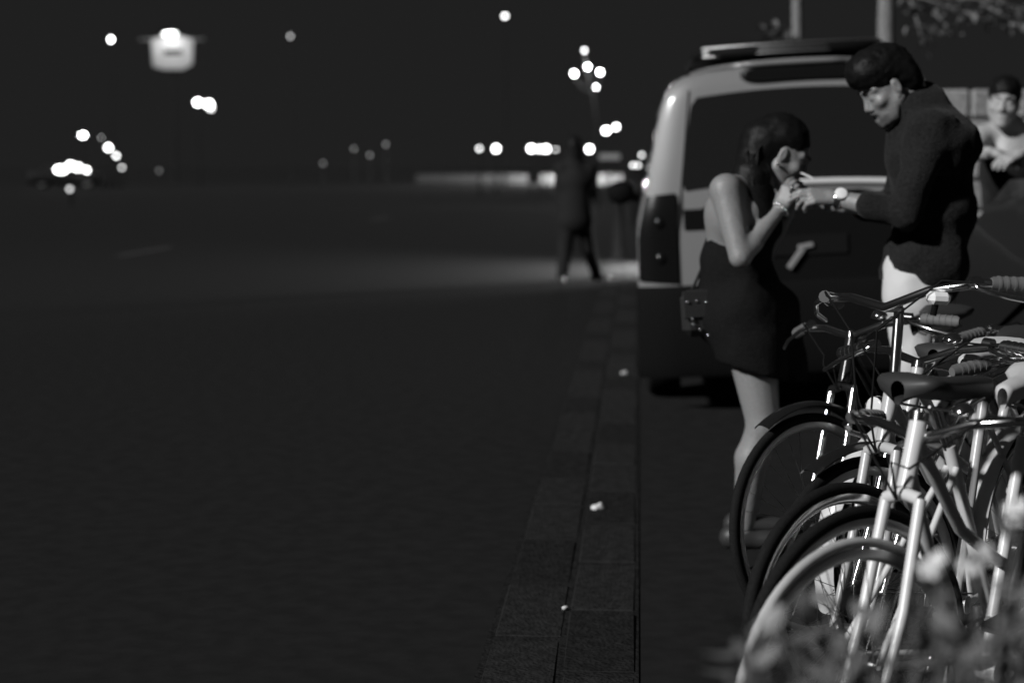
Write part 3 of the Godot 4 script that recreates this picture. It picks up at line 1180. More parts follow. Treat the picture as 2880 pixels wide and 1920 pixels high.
func man() -> void:
	var D := 6.25
	var g := P(2600, 1630, D)
	g.y = 0
	var t := thing("person", "man in dark shirt and pale trousers holding out a lighter, head bowed", "person", g)
	var W := func(px: float, py: float, dd := 0.0) -> Vector3: return P(px, py, D + dd) - g
	var hc: Vector3 = W.call(2494, 246, -0.02)
	var hb := frame_of(Vector3(-0.8, -0.57, 0.16), Vector3(-0.5, 0.86, 0.06))
	var neck: Vector3 = W.call(2590, 318, 0.0)
	var chest: Vector3 = W.call(2612, 430, 0.0)
	var belly: Vector3 = W.call(2624, 590, 0.0)
	var hip: Vector3 = W.call(2605, 740, 0.0)
	var shL: Vector3 = W.call(2618, 372, -0.17)
	var elL: Vector3 = W.call(2545, 600, -0.2)
	var wrL: Vector3 = W.call(2352, 558, -0.1)
	var shR: Vector3 = W.call(2590, 372, 0.2)
	var elR: Vector3 = W.call(2520, 590, 0.26)
	var wrR: Vector3 = W.call(2350, 575, 0.1)
	var hipL: Vector3 = W.call(2572, 830, -0.08)
	var knL: Vector3 = W.call(2566, 1130, -0.1)
	var anL: Vector3 = W.call(2575, 1545, -0.08)
	var hipR: Vector3 = W.call(2600, 830, 0.1)
	var knR: Vector3 = W.call(2625, 1130, 0.16)
	var anR: Vector3 = W.call(2660, 1530, 0.2)
	var bones := [
		[hc + hb * Vector3(0, -0.03, -0.035), neck, 0.056, 0.06, 0.03], [W.call(2532, 222), W.call(2566, 300), 0.05, 0.055, 0.03], [neck, chest, 0.06, 0.09], [neck, shL, 0.045, 0.045], [neck, shR, 0.045, 0.045],
		[chest + Vector3(0, 0, 0.1), chest - Vector3(0, 0, 0.1), 0.09, 0.09], [chest, belly, 0.1, 0.1], [belly + Vector3(0, 0, 0.05), hip - Vector3(0, 0, 0.04), 0.1, 0.1],
		[shL, elL, 0.045, 0.036, 0.02], [elL, elL.lerp(wrL, 0.45), 0.036, 0.038, 0.012], [elL.lerp(wrL, 0.45), wrL, 0.038, 0.029, 0.012],
		[shR, elR, 0.045, 0.036, 0.02], [elR, wrR, 0.036, 0.029, 0.012],
		[hipL, knL, 0.08, 0.05], [knL, anL, 0.05, 0.04], [hipR, knR, 0.08, 0.05], [knR, anR, 0.05, 0.04]]
	var mb := MB.new()
	body_field(bones, 0.05, 0.014).into(mb)
	head_mesh(mb, hc, hb, 0.97)
	var tips: Array = hand_mesh(mb, wrL, Vector3(-0.95, 0.1, 0.1), Vector3(0.1, 0.75, 0.6), 1.0, [0.32, 0.38, 0.6, 0.75], 1.0, 0.9)
	hand_mesh(mb, wrR, Vector3(-0.9, 0.25, -0.2), Vector3(0.2, 0.6, -0.75), -1.0, [0.5, 0.6, 0.7, 0.8], 1.0, 0.8)
	var body := part("body", mb, M["skin"], t)
	eyes(body, hc, hb, 0.97)
	# shirt with sleeves pushed to the forearm
	var sb := [
		[neck + Vector3(0.005, -0.015, 0), chest, 0.118, 0.138], [neck + Vector3(0, -0.035, 0), shL, 0.066, 0.076], [neck + Vector3(0, -0.035, 0), shR, 0.066, 0.076],
		[chest + Vector3(0.03, 0.02, 0.1), chest + Vector3(0.03, 0.02, -0.1), 0.125, 0.125], [chest, belly, 0.138, 0.138], [belly + Vector3(0, 0, 0.05), hip - Vector3(0, 0, 0.05), 0.132, 0.138],
		[hip + Vector3(0, 0, 0.06), hip - Vector3(0, 0.05, 0.06), 0.138, 0.142],
		[shL, elL, 0.07, 0.057, 0.03], [elL, elL.lerp(wrL, 0.5), 0.057, 0.05, 0.02], [shR, elR, 0.078, 0.062, 0.03], [elR, elR.lerp(wrR, 0.5), 0.062, 0.055, 0.02]]
	var sf := body_field(sb, 0.05, 0.013)
	var wn := FastNoiseLite.new()
	wn.seed = 15
	wn.frequency = 6.5
	sf.rough(wn, 0.02)
	sf.plane(hip - Vector3(0, 0.115, 0), Vector3(-0.35, -0.93, 0).normalized())
	var sm := MB.new()
	sf.into(sm)
	var shirt := part("shirt", sm, M["dark_shirt"], t)
	# shirt collar standing at the nape
	var co := MB.new()
	var axis := (hc - neck).normalized()
	var cx := axis.cross(Vector3(0, 0, 1)).normalized()
	var rows := []
	for i in 3:
		var row := []
		for j in 13:
			var an := lerpf(-2.0, 2.0, j / 12.0)
			var rr := 0.088 - 0.006 * i
			row.append(neck + axis * (-0.02 + 0.022 * i) + (-cx * cos(an) + Vector3(0, 0, 1) * sin(an)) * rr)
		rows.append(row)
	co.grid(rows, false, false, neck)
	part("collar", co, M["dark_shirt"], shirt)
	var nape_rim := MB.new()  # white strip that puts the light along his nape into colour
	nape_rim.tube([W.call(2570, 174, -0.03), W.call(2587, 215, -0.05), W.call(2607, 260, -0.03)], [0.006, 0.009, 0.007], 8)
	# trousers
	var jb := [[hip, hipL, 0.135, 0.11], [hip, hipR, 0.135, 0.11], [hipL, knL, 0.1, 0.066], [knL, anL + Vector3(0, -0.03, 0), 0.066, 0.056], [hipR, knR, 0.1, 0.066], [knR, anR + Vector3(0, -0.03, 0), 0.066, 0.056]]
	var jf := body_field(jb, 0.05, 0.014)
	wn.frequency = 7.0
	jf.rough(wn, 0.014)
	var jm := MB.new()
	jf.into(jm)
	part("trousers", jm, M["pale_cotton"], t)
	# hair, short and full on top
	var hf := Field.new(hc - Vector3.ONE * 0.22, hc + Vector3.ONE * 0.22, 0.007)
	var H := func(x: float, y: float, z: float) -> Vector3: return hc + hb * (Vector3(x, y, z) * 0.97)
	hf.ell(H.call(0, 0.062, -0.02), Vector3(0.084, 0.09, 0.108), hb, 0.02)
	hf.ell(H.call(0, 0.0, -0.075), Vector3(0.084, 0.085, 0.058), hb, 0.03)
	hf.ell(H.call(0, 0.1, 0.035), Vector3(0.07, 0.055, 0.068), hb, 0.04)
	hf.ell(H.call(0, -0.03, 0.11), Vector3(0.085, 0.085, 0.075), hb, 0.01, true)
	for q in [-1.0, 1.0]:
		hf.ell(H.call(q * 0.09, -0.006, -0.004), Vector3(0.025, 0.036, 0.026), hb, 0.006, true)
	var hn := FastNoiseLite.new()
	hn.seed = 9
	hn.frequency = 30.0
	hf.rough(hn, 0.006)
	var hm := MB.new()
	hf.into(hm)
	var hair := part("hair", hm, M["hair"], t)
	# short beard along the jaw
	var bf := Field.new(hc - Vector3.ONE * 0.2, hc + Vector3.ONE * 0.2, 0.006)
	for q in [-1.0, 1.0]:
		bf.cap(H.call(q * 0.066, -0.04, 0.0), H.call(q * 0.045, -0.092, 0.05), 0.011, 0.015, 0.02)
		bf.cap(H.call(q * 0.045, -0.092, 0.05), H.call(0, -0.108, 0.07), 0.015, 0.017, 0.02)
		bf.cap(H.call(q * 0.022, -0.05, 0.086), H.call(0, -0.048, 0.096), 0.006, 0.006, 0.006)
	bf.ell(H.call(0, -0.078, 0.052), Vector3(0.054, 0.04, 0.046), hb, 0.02)
	bf.ell(H.call(0, -0.07, 0.1), Vector3(0.022, 0.009, 0.018), hb, 0.006, true)
	bf.rough(hn, 0.006)
	var bm := MB.new()
	bf.into(bm)
	part("beard", bm, M["stubble"], hair)
	part("nape_lit_edge", nape_rim, M["nape_highlight"], t)
	# wristwatch
	var wd: Vector3 = (wrL - elL).normalized()
	var wx := wd.cross(Vector3(0, 1, 0)).normalized()
	var wy := wx.cross(wd)
	var band := MB.new()
	var wc: Vector3 = wrL - wd * 0.012
	band.lathe([Vector2(0.031, -0.011), Vector2(0.0345, -0.01), Vector2(0.0345, 0.01), Vector2(0.031, 0.011)], 20, Transform3D(Basis(wx, wd, wx.cross(wd)), wc))
	var watch := part("wristwatch", band, M["chrome"], t)
	var face := MB.new()
	var fo := (wy * 0.55 - wx * 0.2 + Vector3(0, 0.1, 0.75)).normalized()
	var fx := fo.cross(wd).normalized()
	face.lathe([Vector2(0.001, 0.009), Vector2(0.02, 0.009), Vector2(0.022, 0.006), Vector2(0.022, -0.002)], 18, Transform3D(Basis(fx, fo, fx.cross(fo)), wc + fo * 0.033))
	part("watch_face", face, M["grip_white"], watch)
	shoe(t, anL, Vector3(-1, 0, 0.25), 0.0, M["shoe"])
	shoe(t, anR, Vector3(-1, 0, -0.15), 0.0, M["shoe"])
	# lighter pinched between thumb and fingers
	var lp: Vector3 = (tips[0] + tips[4]) * 0.5 + g
	var li := thing("lighter", "small bright metal lighter held up to the woman's cigarette", "lighter", lp)
	var lb := MB.new()
	var tilt := Basis(Vector3(0, 0, 1), 0.5)
	lb.box(Transform3D(tilt, Vector3(-0.004, 0.012, 0)), Vector3(0.02, 0.06, 0.011), 0.004)
	part("case", lb, M["chrome"], li)
	var wh := MB.new()
	wh.lathe([Vector2(0.001, -0.004), Vector2(0.006, -0.004), Vector2(0.006, 0.004), Vector2(0.001, 0.004)], 12, Transform3D(tilt * Basis(Vector3(1, 0, 0), PI / 2), Vector3(-0.004, 0.012, 0) + tilt * Vector3(0.004, 0.034, 0)))
	part("spark_wheel", wh, M["dull_metal"], li)

# a figure further up the street, seen dark against the lit road
func stroller() -> void:
	var D := 21.2
	var g := P(1630, 790, D)
	g.y = 0
	var t := thing("person", "dark figure standing on the road against the headlight glow", "person", g)
	var W := func(px: float, py: float, dd := 0.0) -> Vector3: return P(px, py, D + dd) - g
	var hc: Vector3 = W.call(1617, 418)
	var hb := frame_of(Vector3(0.3, -0.1, -0.95), Vector3.UP)
	var neck: Vector3 = W.call(1618, 458)
	var chest: Vector3 = W.call(1620, 510)
	var hip: Vector3 = W.call(1622, 610)
	var shA: Vector3 = W.call(1580, 475)
	var shB: Vector3 = W.call(1658, 475)
	var elA: Vector3 = W.call(1574, 545, 0.05)
	var elB: Vector3 = W.call(1666, 545, 0.05)
	var wrA: Vector3 = W.call(1596, 592, -0.02)
	var wrB: Vector3 = W.call(1648, 588, -0.02)
	var hA: Vector3 = W.call(1602, 625)
	var hB: Vector3 = W.call(1642, 625)
	var kA: Vector3 = W.call(1589, 700)
	var kB: Vector3 = W.call(1655, 698, 0.1)
	var aA: Vector3 = W.call(1582, 774, -0.15)
	var aB: Vector3 = W.call(1678, 768, 0.3)
	var bones := [[hc, neck, 0.06, 0.06], [neck, chest, 0.09, 0.13], [neck, shA, 0.06, 0.07], [neck, shB, 0.06, 0.07], [chest, hip, 0.15, 0.16],
		[shA, elA, 0.06, 0.05], [elA, wrA, 0.045, 0.035], [shB, elB, 0.06, 0.05], [elB, wrB, 0.045, 0.035],
		[hA, kA, 0.09, 0.065], [kA, aA, 0.06, 0.045], [hB, kB, 0.09, 0.065], [kB, aB, 0.06, 0.045]]
	var mb := MB.new()
	body_field(bones, 0.06, 0.02).into(mb)
	head_mesh(mb, hc, hb, 1.05, 0.009)
	hand_mesh(mb, wrA, Vector3(0.1, -1, -0.1), Vector3(-1, 0, 0), 1.0, [0.4, 0.4, 0.5, 0.5])
	hand_mesh(mb, wrB, Vector3(-0.1, -1, -0.1), Vector3(1, 0, 0), -1.0, [0.4, 0.4, 0.5, 0.5])
	part("body", mb, M["skin"], t)
	var cb := [[neck + Vector3(0, -0.05, 0), chest, 0.12, 0.18], [chest + Vector3(-0.1, 0, 0), chest + Vector3(0.1, 0, 0), 0.14, 0.14], [chest, hip, 0.18, 0.2], [hip + Vector3(-0.06, -0.05, 0), hip + Vector3(0.06, -0.05, 0), 0.16, 0.16], [shA, elA, 0.085, 0.075], [elA, wrA + Vector3(0.01, -0.05, 0), 0.07, 0.08], [shB, elB, 0.085, 0.075], [elB, wrB + Vector3(-0.01, -0.05, 0), 0.07, 0.08], [neck + Vector3(0, 0.02, 0), hc + Vector3(0, -0.02, 0.03), 0.09, 0.11], [neck, shA, 0.07, 0.08], [neck, shB, 0.07, 0.08]]
	var cm := MB.new()
	body_field(cb, 0.05, 0.022).into(cm)
	part("jacket", cm, M["coat"], t)
	var tb := [[hA, kA, 0.11, 0.085], [kA, aA, 0.085, 0.07], [hB, kB, 0.11, 0.085], [kB, aB, 0.085, 0.07], [hA, hB, 0.12, 0.12]]
	var tm := MB.new()
	body_field(tb, 0.05, 0.022).into(tm)
	part("trousers", tm, M["coat"], t)
	var hm := MB.new()
	hm.ball(hc + Vector3(-0.01, 0.03, 0.03), Vector3(0.102, 0.12, 0.118), 14, 10)
	part("hair", hm, M["hair"], t)
	shoe(t, aA, Vector3(-0.1, 0, 1), 0.0, M["shoe"])
	shoe(t, aB, Vector3(0.8, 0, 0.5), 0.0, M["shoe"])

# someone behind the dark car, forearms on its roof
func leaner() -> void:
	var D := 9.3
	var g := P(2840, 1100, D)
	g.y = 0.1
	var t := thing("person", "short-haired person in dark vest leaning forearms on the dark car roof", "person", g)
	var W := func(px: float, py: float, dd := 0.0) -> Vector3: return P(px, py, D + dd) - g
	var hc: Vector3 = W.call(2824, 290)
	var hb := frame_of(Vector3(-0.32, -0.1, 0.94), Vector3(0.06, 1, 0.1))
	var neck: Vector3 = W.call(2836, 362, 0.08)
	var chest: Vector3 = W.call(2842, 440, 0.1)
	var hip: Vector3 = W.call(2850, 600, 0.3)
	var shA: Vector3 = W.call(2766, 386, 0.08)
	var shB: Vector3 = W.call(2916, 392, 0.08)
	var elA: Vector3 = W.call(2738, 432, -0.16)
	var elB: Vector3 = W.call(2945, 440, -0.16)
	var wrA: Vector3 = W.call(2800, 430, -0.4)
	var wrB: Vector3 = W.call(2872, 432, -0.42)
	var kA: Vector3 = W.call(2810, 830, 0.2)
	var kB: Vector3 = W.call(2890, 830, 0.2)
	var aA: Vector3 = W.call(2815, 1050, 0.3)
	var aB: Vector3 = W.call(2900, 1050, 0.3)
	aA.y = 0.09
	aB.y = 0.09
	var bones := [[hc + hb * Vector3(0, -0.03, -0.03), neck, 0.052, 0.06, 0.03], [neck, chest, 0.08, 0.13], [neck, shA, 0.05, 0.06], [neck, shB, 0.05, 0.06],
		[chest, hip, 0.14, 0.14], [shA, elA, 0.056, 0.044], [elA, wrA, 0.044, 0.028, 0.02], [shB, elB, 0.056, 0.044], [elB, wrB, 0.044, 0.028, 0.02],
		[hip, kA, 0.11, 0.07], [kA, aA, 0.065, 0.045], [hip, kB, 0.11, 0.07], [kB, aB, 0.065, 0.045]]
	var mb := MB.new()
	body_field(bones, 0.05, 0.015).into(mb)
	head_mesh(mb, hc, hb, 1.0, 0.006)
	hand_mesh(mb, wrA, Vector3(0.75, -0.25, 0.25), Vector3(0.0, 0.9, 0.4), -1.0, [0.3, 0.3, 0.35, 0.4])
	hand_mesh(mb, wrB, Vector3(-0.75, -0.25, 0.3), Vector3(0.0, 0.9, 0.4), 1.0, [0.3, 0.3, 0.35, 0.4])
	var body := part("body", mb, M["skin_light"], t)
	eyes(body, hc, hb)
	var vb := [[chest + Vector3(0, -0.03, 0), chest + Vector3(0, -0.08, 0), 0.13, 0.15], [chest + Vector3(0, -0.05, 0), hip, 0.155, 0.16]]
	var vm := MB.new()
	body_field(vb, 0.05, 0.016).into(vm)
	part("vest", vm, M["dark_shirt"], t)
	var tb := [[hip, kA, 0.14, 0.09], [kA, aA, 0.09, 0.07], [hip, kB, 0.14, 0.09], [kB, aB, 0.09, 0.07]]
	var tm := MB.new()
	body_field(tb, 0.05, 0.02).into(tm)
	part("trousers", tm, M["denim"], t)
	var hf := Field.new(hc - Vector3.ONE * 0.2, hc + Vector3.ONE * 0.2, 0.009)
	var H := func(x: float, y: float, z: float) -> Vector3: return hc + hb * Vector3(x, y, z)
	hf.ell(H.call(0, 0.055, -0.02), Vector3(0.086, 0.09, 0.106), hb, 0.02)
	hf.ell(H.call(0, -0.015, -0.07), Vector3(0.078, 0.08, 0.055), hb, 0.03)
	hf.ell(H.call(0, -0.025, 0.1), Vector3(0.078, 0.085, 0.075), hb, 0.01, true)
	var hn := FastNoiseLite.new()
	hn.frequency = 25.0
	hf.rough(hn, 0.008)
	var hm := MB.new()
	hf.into(hm)
	part("hair", hm, M["hair"], t)
	shoe(t, aA, Vector3(-0.1, 0, 1), 0.0, M["shoe"])
	shoe(t, aB, Vector3(0.1, 0, 1), 0.0, M["shoe"])

# ---------- bicycles ----------
# forward is +x, up +y; the front hub stands over the origin
func ring_pts(c: Vector3, r: float, a0: float, a1: float, count: int) -> Array:
	var out := []
	for i in count:
		var a := lerpf(a0, a1, float(i) / (count - 1))
		out.append(c + Vector3(cos(a), sin(a), 0) * r)
	return out

var wheel_cache := {}

func bike_wheel(called: String, parent: Node, at: Vector3, tyre: Material, rim: Material, thin := false) -> MeshInstance3D:
	if wheel_cache.is_empty():
		var t := MB.new()
		var pts := ring_pts(Vector3.ZERO, 0.322, 0, TAU, 65)
		pts.pop_back()
		t.tube(pts, 0.0145, 10, true)
		wheel_cache.tyre = t.mesh()
		var tn := MB.new()
		tn.tube(pts, 0.0105, 10, true)
		wheel_cache.thin = tn.mesh()
		var r := MB.new()
		var prof := [Vector2(0.306, -0.011), Vector2(0.31, -0.013), Vector2(0.296, -0.012), Vector2(0.288, -0.006), Vector2(0.286, 0.0), Vector2(0.288, 0.006), Vector2(0.296, 0.012), Vector2(0.31, 0.013), Vector2(0.306, 0.011)]
		r.lathe(prof, 64, Transform3D(Basis(Vector3(1, 0, 0), PI / 2), Vector3.ZERO))
		wheel_cache.rim = r.mesh()
		var s := MB.new()
		for i in 32:
			var a := TAU * i / 32.0
			var side := 0.028 if i % 2 else -0.028
			var off := 0.55 if (i / 2) % 2 else -0.55
			s.tube([Vector3(cos(a + off * 1.6) * 0.02, sin(a + off * 1.6) * 0.02, side), Vector3(cos(a) * 0.288, sin(a) * 0.288, side * 0.1)], 0.0011, 3, false, false)
		wheel_cache.spokes = s.mesh()
		var h := MB.new()
		h.lathe([Vector2(0.004, -0.055), Vector2(0.008, -0.05), Vector2(0.012, -0.032), Vector2(0.023, -0.03), Vector2(0.023, -0.026), Vector2(0.013, -0.022), Vector2(0.013, 0.022), Vector2(0.023, 0.026), Vector2(0.023, 0.03), Vector2(0.012, 0.032), Vector2(0.008, 0.05), Vector2(0.004, 0.055)], 14, Transform3D(Basis(Vector3(1, 0, 0), PI / 2), Vector3.ZERO))
		wheel_cache.hub = h.mesh()
		var v := MB.new()
		v.tube([Vector3(0, -0.288, 0), Vector3(0, -0.255, 0)], 0.003, 6)
		wheel_cache.valve = v.mesh()
	var o := part(called, wheel_cache.thin if thin else wheel_cache.tyre, tyre, parent)
	o.position = at
	o.rotation.z = rng.randf_range(0, TAU)
	part("rim", wheel_cache.rim, rim, o)
	part("spokes", wheel_cache.spokes, M["spoke_steel"], o)
	part("hub", wheel_cache.hub, M["dull_metal"], o)
	part("valve", wheel_cache.valve, M["black_plastic"], o)
	return o

func mudguard(called: String, parent: Node, c: Vector3, a0: float, a1: float, m: Material, wide := 0.03) -> MeshInstance3D:
	var mb := MB.new()
	for lift in [0.0, -0.0025]:
		var rows := []
		for i in 29:
			var a := lerpf(a0, a1, i / 28.0)
			var row := []
			for j in 7:
				var s := j / 3.0 - 1.0
				row.append(c + Vector3(cos(a), sin(a), 0) * (0.372 + lift - 0.014 * s * s) + Vector3(0, 0, wide * s))
			rows.append(row)
		mb.grid(rows, false, false, c if lift == 0.0 else c + Vector3(0, 0, 0.0))
	return part(called, mb, m, parent)

func bicycle(label: String, hub: Vector3, turn: float, o := {}) -> Node3D:
	if o.get("back", false):
		# parked the other way round: the rear hub stands at the given place
		turn += PI
		hub += Vector3(cos(turn), 0, -sin(turn)) * 1.06
	var t := thing("bicycle", label, "bicycle", hub * Vector3(1, 0, 1), turn, "bicycles parked side by side along the kerb")
	t.rotation.x = o.get("lean", 0.0)
	var fm: Material = M[o.get("frame", "frame_dark")]
	var gm: Material = M[o.get("guard", "guard_dark")]
	var rg: Material = M[o.get("rear_guard", o.get("guard", "guard_dark"))]
	var tm: Material = M[o.get("tyre", "rubber")]
	var rm: Material = M[o.get("rim", "dull_metal")]
	var FH := Vector3(0, 0.34, 0)
	var RH := Vector3(-1.06, 0.34, 0)
	var crown := Vector3(-0.165, 0.73, 0)
	var htop := Vector3(-0.225, 0.88, 0)
	var bb := Vector3(-0.6, 0.28, 0)
	var seat := Vector3(-0.78, 0.78, 0)
	var rise: float = o.get("rise", 0.12)
	var bar := htop + Vector3(-0.048, rise, 0)
	bike_wheel("front_wheel", t, FH, tm, rm, o.get("thin", false))
	bike_wheel("rear_wheel", t, RH, tm, rm, o.get("thin", false))
	var fr := MB.new()
	fr.tube([crown + Vector3(-0.008, 0.02, 0), htop], 0.019, 10)
	fr.tube([crown + Vector3(-0.02, 0.05, 0), Vector3(-0.36, 0.48, 0), bb], 0.016, 10)
	fr.tube([htop + Vector3(0.005, -0.04, 0), Vector3(-0.45, 0.62, 0), bb.lerp(seat, 0.45)], 0.014, 10)
	fr.tube([bb, seat], 0.015, 10)
	for s in [-1.0, 1.0]:
		fr.tube([bb + Vector3(0, 0, s * 0.03), RH + Vector3(0, 0, s * 0.06)], 0.009, 8)
	fr.tube([bb + Vector3(0, 0, -0.035), bb + Vector3(0, 0, 0.035)], 0.024, 12)
	part("frame", fr, fm, t)
	for s in [-1.0, 1.0]:
		var sy := MB.new()
		sy.tube([seat + Vector3(0.01, -0.05, s * 0.014), RH + Vector3(0, 0, s * 0.06)], 0.008, 8)
		part("seat_stay", sy, M[o.get("stays", o.get("frame", "frame_dark"))], t)
	var fk := MB.new()
	for s in [-1.0, 1.0]:
		fk.tube([crown + Vector3(0, 0, s * 0.045), crown.lerp(FH, 0.55) + Vector3(-0.012, 0, s * 0.052), FH + Vector3(0, 0, s * 0.052)], [0.0125, 0.0115, 0.008], 8)
	fk.tube([crown + Vector3(0, 0, -0.045), crown + Vector3(0, 0.012, 0), crown + Vector3(0, 0, 0.045)], 0.014, 8)
	part("fork", fk, M[o.get("fork", o.get("frame", "frame_dark"))], t)
	if o.get("guards", true) and o.get("front", true):
		var fg := mudguard("front_mudguard", t, FH, deg_to_rad(o.get("guard_from", 38.0)), deg_to_rad(205), gm)
		var stay := MB.new()
		for s in [-1.0, 1.0]:
			stay.tube([FH + Vector3(0, 0, s * 0.05), FH + Vector3(cos(3.3), sin(3.3), 0) * 0.36 + Vector3(0, 0, s * 0.028)], 0.0025, 5)
		part("stay", stay, M["dull_metal"], fg)
	if o.get("guards", true):
		var rgd := mudguard("rear_mudguard", t, RH, deg_to_rad(-12), deg_to_rad(200), rg, 0.033)
		var st2 := MB.new()
		for s in [-1.0, 1.0]:
			for an in [2.1, 3.3]:
				st2.tube([RH + Vector3(0, 0, s * 0.06), RH + Vector3(cos(an), sin(an), 0) * 0.36 + Vector3(0, 0, s * 0.03)], 0.0025, 5)
		part("stay", st2, M["dull_metal"], rgd)
	var sm := MB.new()
	sm.tube([htop + Vector3(0.004, -0.03, 0), bar], [0.0135, 0.0125], 10)
	sm.tube([htop, htop + Vector3(-0.005, 0.018, 0)], 0.021, 12)
	sm.tube([bar, bar + Vector3(0.05, 0.004, 0)], 0.0125, 10)
	part("stem", sm, M["chrome"], t)
	var hbm := MB.new()
	var bc := bar + Vector3(0.05, 0.004, 0)
	var half := []
	var sweep: float = o.get("sweep", 0.2)
	for s in [-1.0, 1.0]:
		half.append([bc + Vector3(-0.02, 0.03, s * 0.12), bc + Vector3(-0.05 - sweep * 0.1, 0.035, s * 0.24), bc + Vector3(-0.06 - sweep * 0.7, 0.02, s * (0.33 - 0.2 * sweep))])
	hbm.tube([half[0][2], half[0][1], half[0][0], bc, half[1][0], half[1][1], half[1][2]], 0.011, 10)
	part("handlebar", hbm, M["chrome"], t)
	for k in 2:
		var s := -1.0 if k == 0 else 1.0
		var e: Vector3 = half[k][2]
		var d: Vector3 = (half[k][2] - half[k][1]).normalized()
		var gp := MB.new()
		gp.tube([e - d * 0.1, e - d * 0.095, e + d * 0.004, e + d * 0.012], [0.013, 0.0165, 0.0175, 0.012], 12)
		for q in 5:
			var a: Vector3 = e - d * (0.085 - 0.018 * q)
			gp.tube([a, a + d * 0.006], 0.0185, 12)
		part("grip", gp, M[o.get("grip", "grip_rubber")], t)
		var lv := MB.new()
		lv.tube([e - d * 0.14, e - d * 0.12 + Vector3(0.03, -0.012, s * 0.012), e - d * 0.05 + Vector3(0.045, -0.028, s * 0.02), e + d * 0.02 + Vector3(0.035, -0.04, s * 0.02)], [0.007, 0.006, 0.006, 0.006], 8)
		lv.tube([e - d * 0.15, e - d * 0.125], 0.0155, 10)
		part("brake_lever", lv, M["chrome"], t)
	# cables from the levers down to the fork
	var cb := MB.new()
	for k in 2:
		var s := -1.0 if k == 0 else 1.0
		var e: Vector3 = half[k][1]
		cb.tube([e, e + Vector3(0.07, 0.015, -s * 0.06), bc + Vector3(0.08, -0.05, s * 0.04), crown + Vector3(0.05, 0.08, s * 0.02), crown + Vector3(0.02, 0.0, 0)], 0.003, 6)
	part("cable", cb, M["black_trim"], t)
	# saddle
	var sd := MB.new()
	var sp: Vector3 = seat + Vector3(-0.02, o.get("saddle_rise", 0.12), 0)
	var rows := []
	for q in [[0.15, 0.012, -0.012], [0.14, 0.022, -0.002], [0.08, 0.028, 0.004], [0.0, 0.045, 0.006], [-0.06, 0.082, 0.014], [-0.11, 0.092, 0.024], [-0.135, 0.07, 0.02], [-0.145, 0.02, 0.008]]:
		var row := []
		for k in 12:
			var a := TAU * k / 12.0
			row.append(sp + Vector3(q[0], q[2] + (0.018 if sin(a) > 0 else 0.035) * sin(a), cos(a) * q[1]))
		rows.append(row)
	sd.grid(rows, true, false, sp)
	var sdo := part("saddle", sd, M[o.get("saddle", "saddle_dark")], t)
	var rl := MB.new()
	for s in [-1.0, 1.0]:
		rl.tube([sp + Vector3(0.12, -0.03, s * 0.012), sp + Vector3(0.02, -0.055, s * 0.022), sp + Vector3(-0.1, -0.03, s * 0.05)], 0.0035, 6)
	part("saddle_rail", rl, M["dull_metal"], sdo)
	var po := MB.new()
	po.tube([seat + Vector3(0.01, -0.03, 0), sp + Vector3(-0.02, -0.045, 0)], 0.0125, 10)
	part("seat_post", po, M["chrome"], t)
	# drive
	var cr := MB.new()
	cr.lathe([Vector2(0.02, -0.003), Vector2(0.085, -0.003), Vector2(0.09, 0), Vector2(0.085, 0.003), Vector2(0.02, 0.003)], 28, Transform3D(Basis(Vector3(1, 0, 0), PI / 2), bb + Vector3(0, 0, 0.045)))
	var ca: float = o.get("crank", 0.7)
	for s in [-1.0, 1.0]:
		cr.tube([bb + Vector3(0, 0, s * 0.06), bb + Vector3(cos(ca) * 0.17 * s, sin(ca) * 0.17 * s, s * 0.07)], [0.012, 0.009], 8)
	part("crank", cr, M["dull_metal"], t)
	for s in [-1.0, 1.0]:
		var pd := MB.new()
		pd.box(Transform3D(Basis(Vector3(0, 0, 1), 0.2), bb + Vector3(cos(ca) * 0.17 * s, sin(ca) * 0.17 * s, s * 0.12)), Vector3(0.085, 0.022, 0.075), 0.005)
		part("pedal", pd, M["black_plastic"], t)
	var ch := MB.new()
	for y in [0.088, -0.088]:
		ch.tube([bb + Vector3(0, y, 0.045), RH + Vector3(0, y * 0.4, 0.045)], 0.004, 5)
	part("chain", ch, M["spoke_steel"], t)
	if o.get("chain_guard", false):
		var cg := MB.new()
		cg.prism(rounded([Vector2(-0.5, 0.22), Vector2(-0.5, 0.38), Vector2(-1.1, 0.375), Vector2(-1.1, 0.3)], 0.06), 0.012, Transform3D(Basis(), Vector3(0, 0, 0.055)))
		part("chain_guard", cg, gm, t)
	if o.get("rack", false):
		var rk := MB.new()
		for s in [-1.0, 0.0, 1.0]:
			rk.tube([Vector3(-0.86, 0.745, s * 0.05), Vector3(-1.26, 0.745, s * 0.05)], 0.005, 6)
		for x in [-0.86, -1.06, -1.26]:
			rk.tube([Vector3(x, 0.745, -0.055), Vector3(x, 0.745, 0.055)], 0.005, 6)
		for s in [-1.0, 1.0]:
			rk.tube([Vector3(-1.14, 0.745, s * 0.055), RH + Vector3(0, 0, s * 0.065)], 0.005, 6)
		part("luggage_rack", rk, M["dull_metal"], t)
	if o.get("rear_light", false):
		var rl2 := MB.new()
		rl2.box(Transform3D(Basis(), Vector3(-1.3 if o.get("rack", false) else -0.86, 0.72 if o.get("rack", false) else 0.82, 0)), Vector3(0.014, 0.035, 0.06), 0.005)
		part("reflector", rl2, M["clear_lens"], t)
	var kt := MB.new()
	kt.tube([bb + Vector3(-0.06, -0.03, -0.04), Vector3(-0.72, 0.012, -0.17)], 0.008, 8)
	part("kickstand", kt, M["dull_metal"], t)
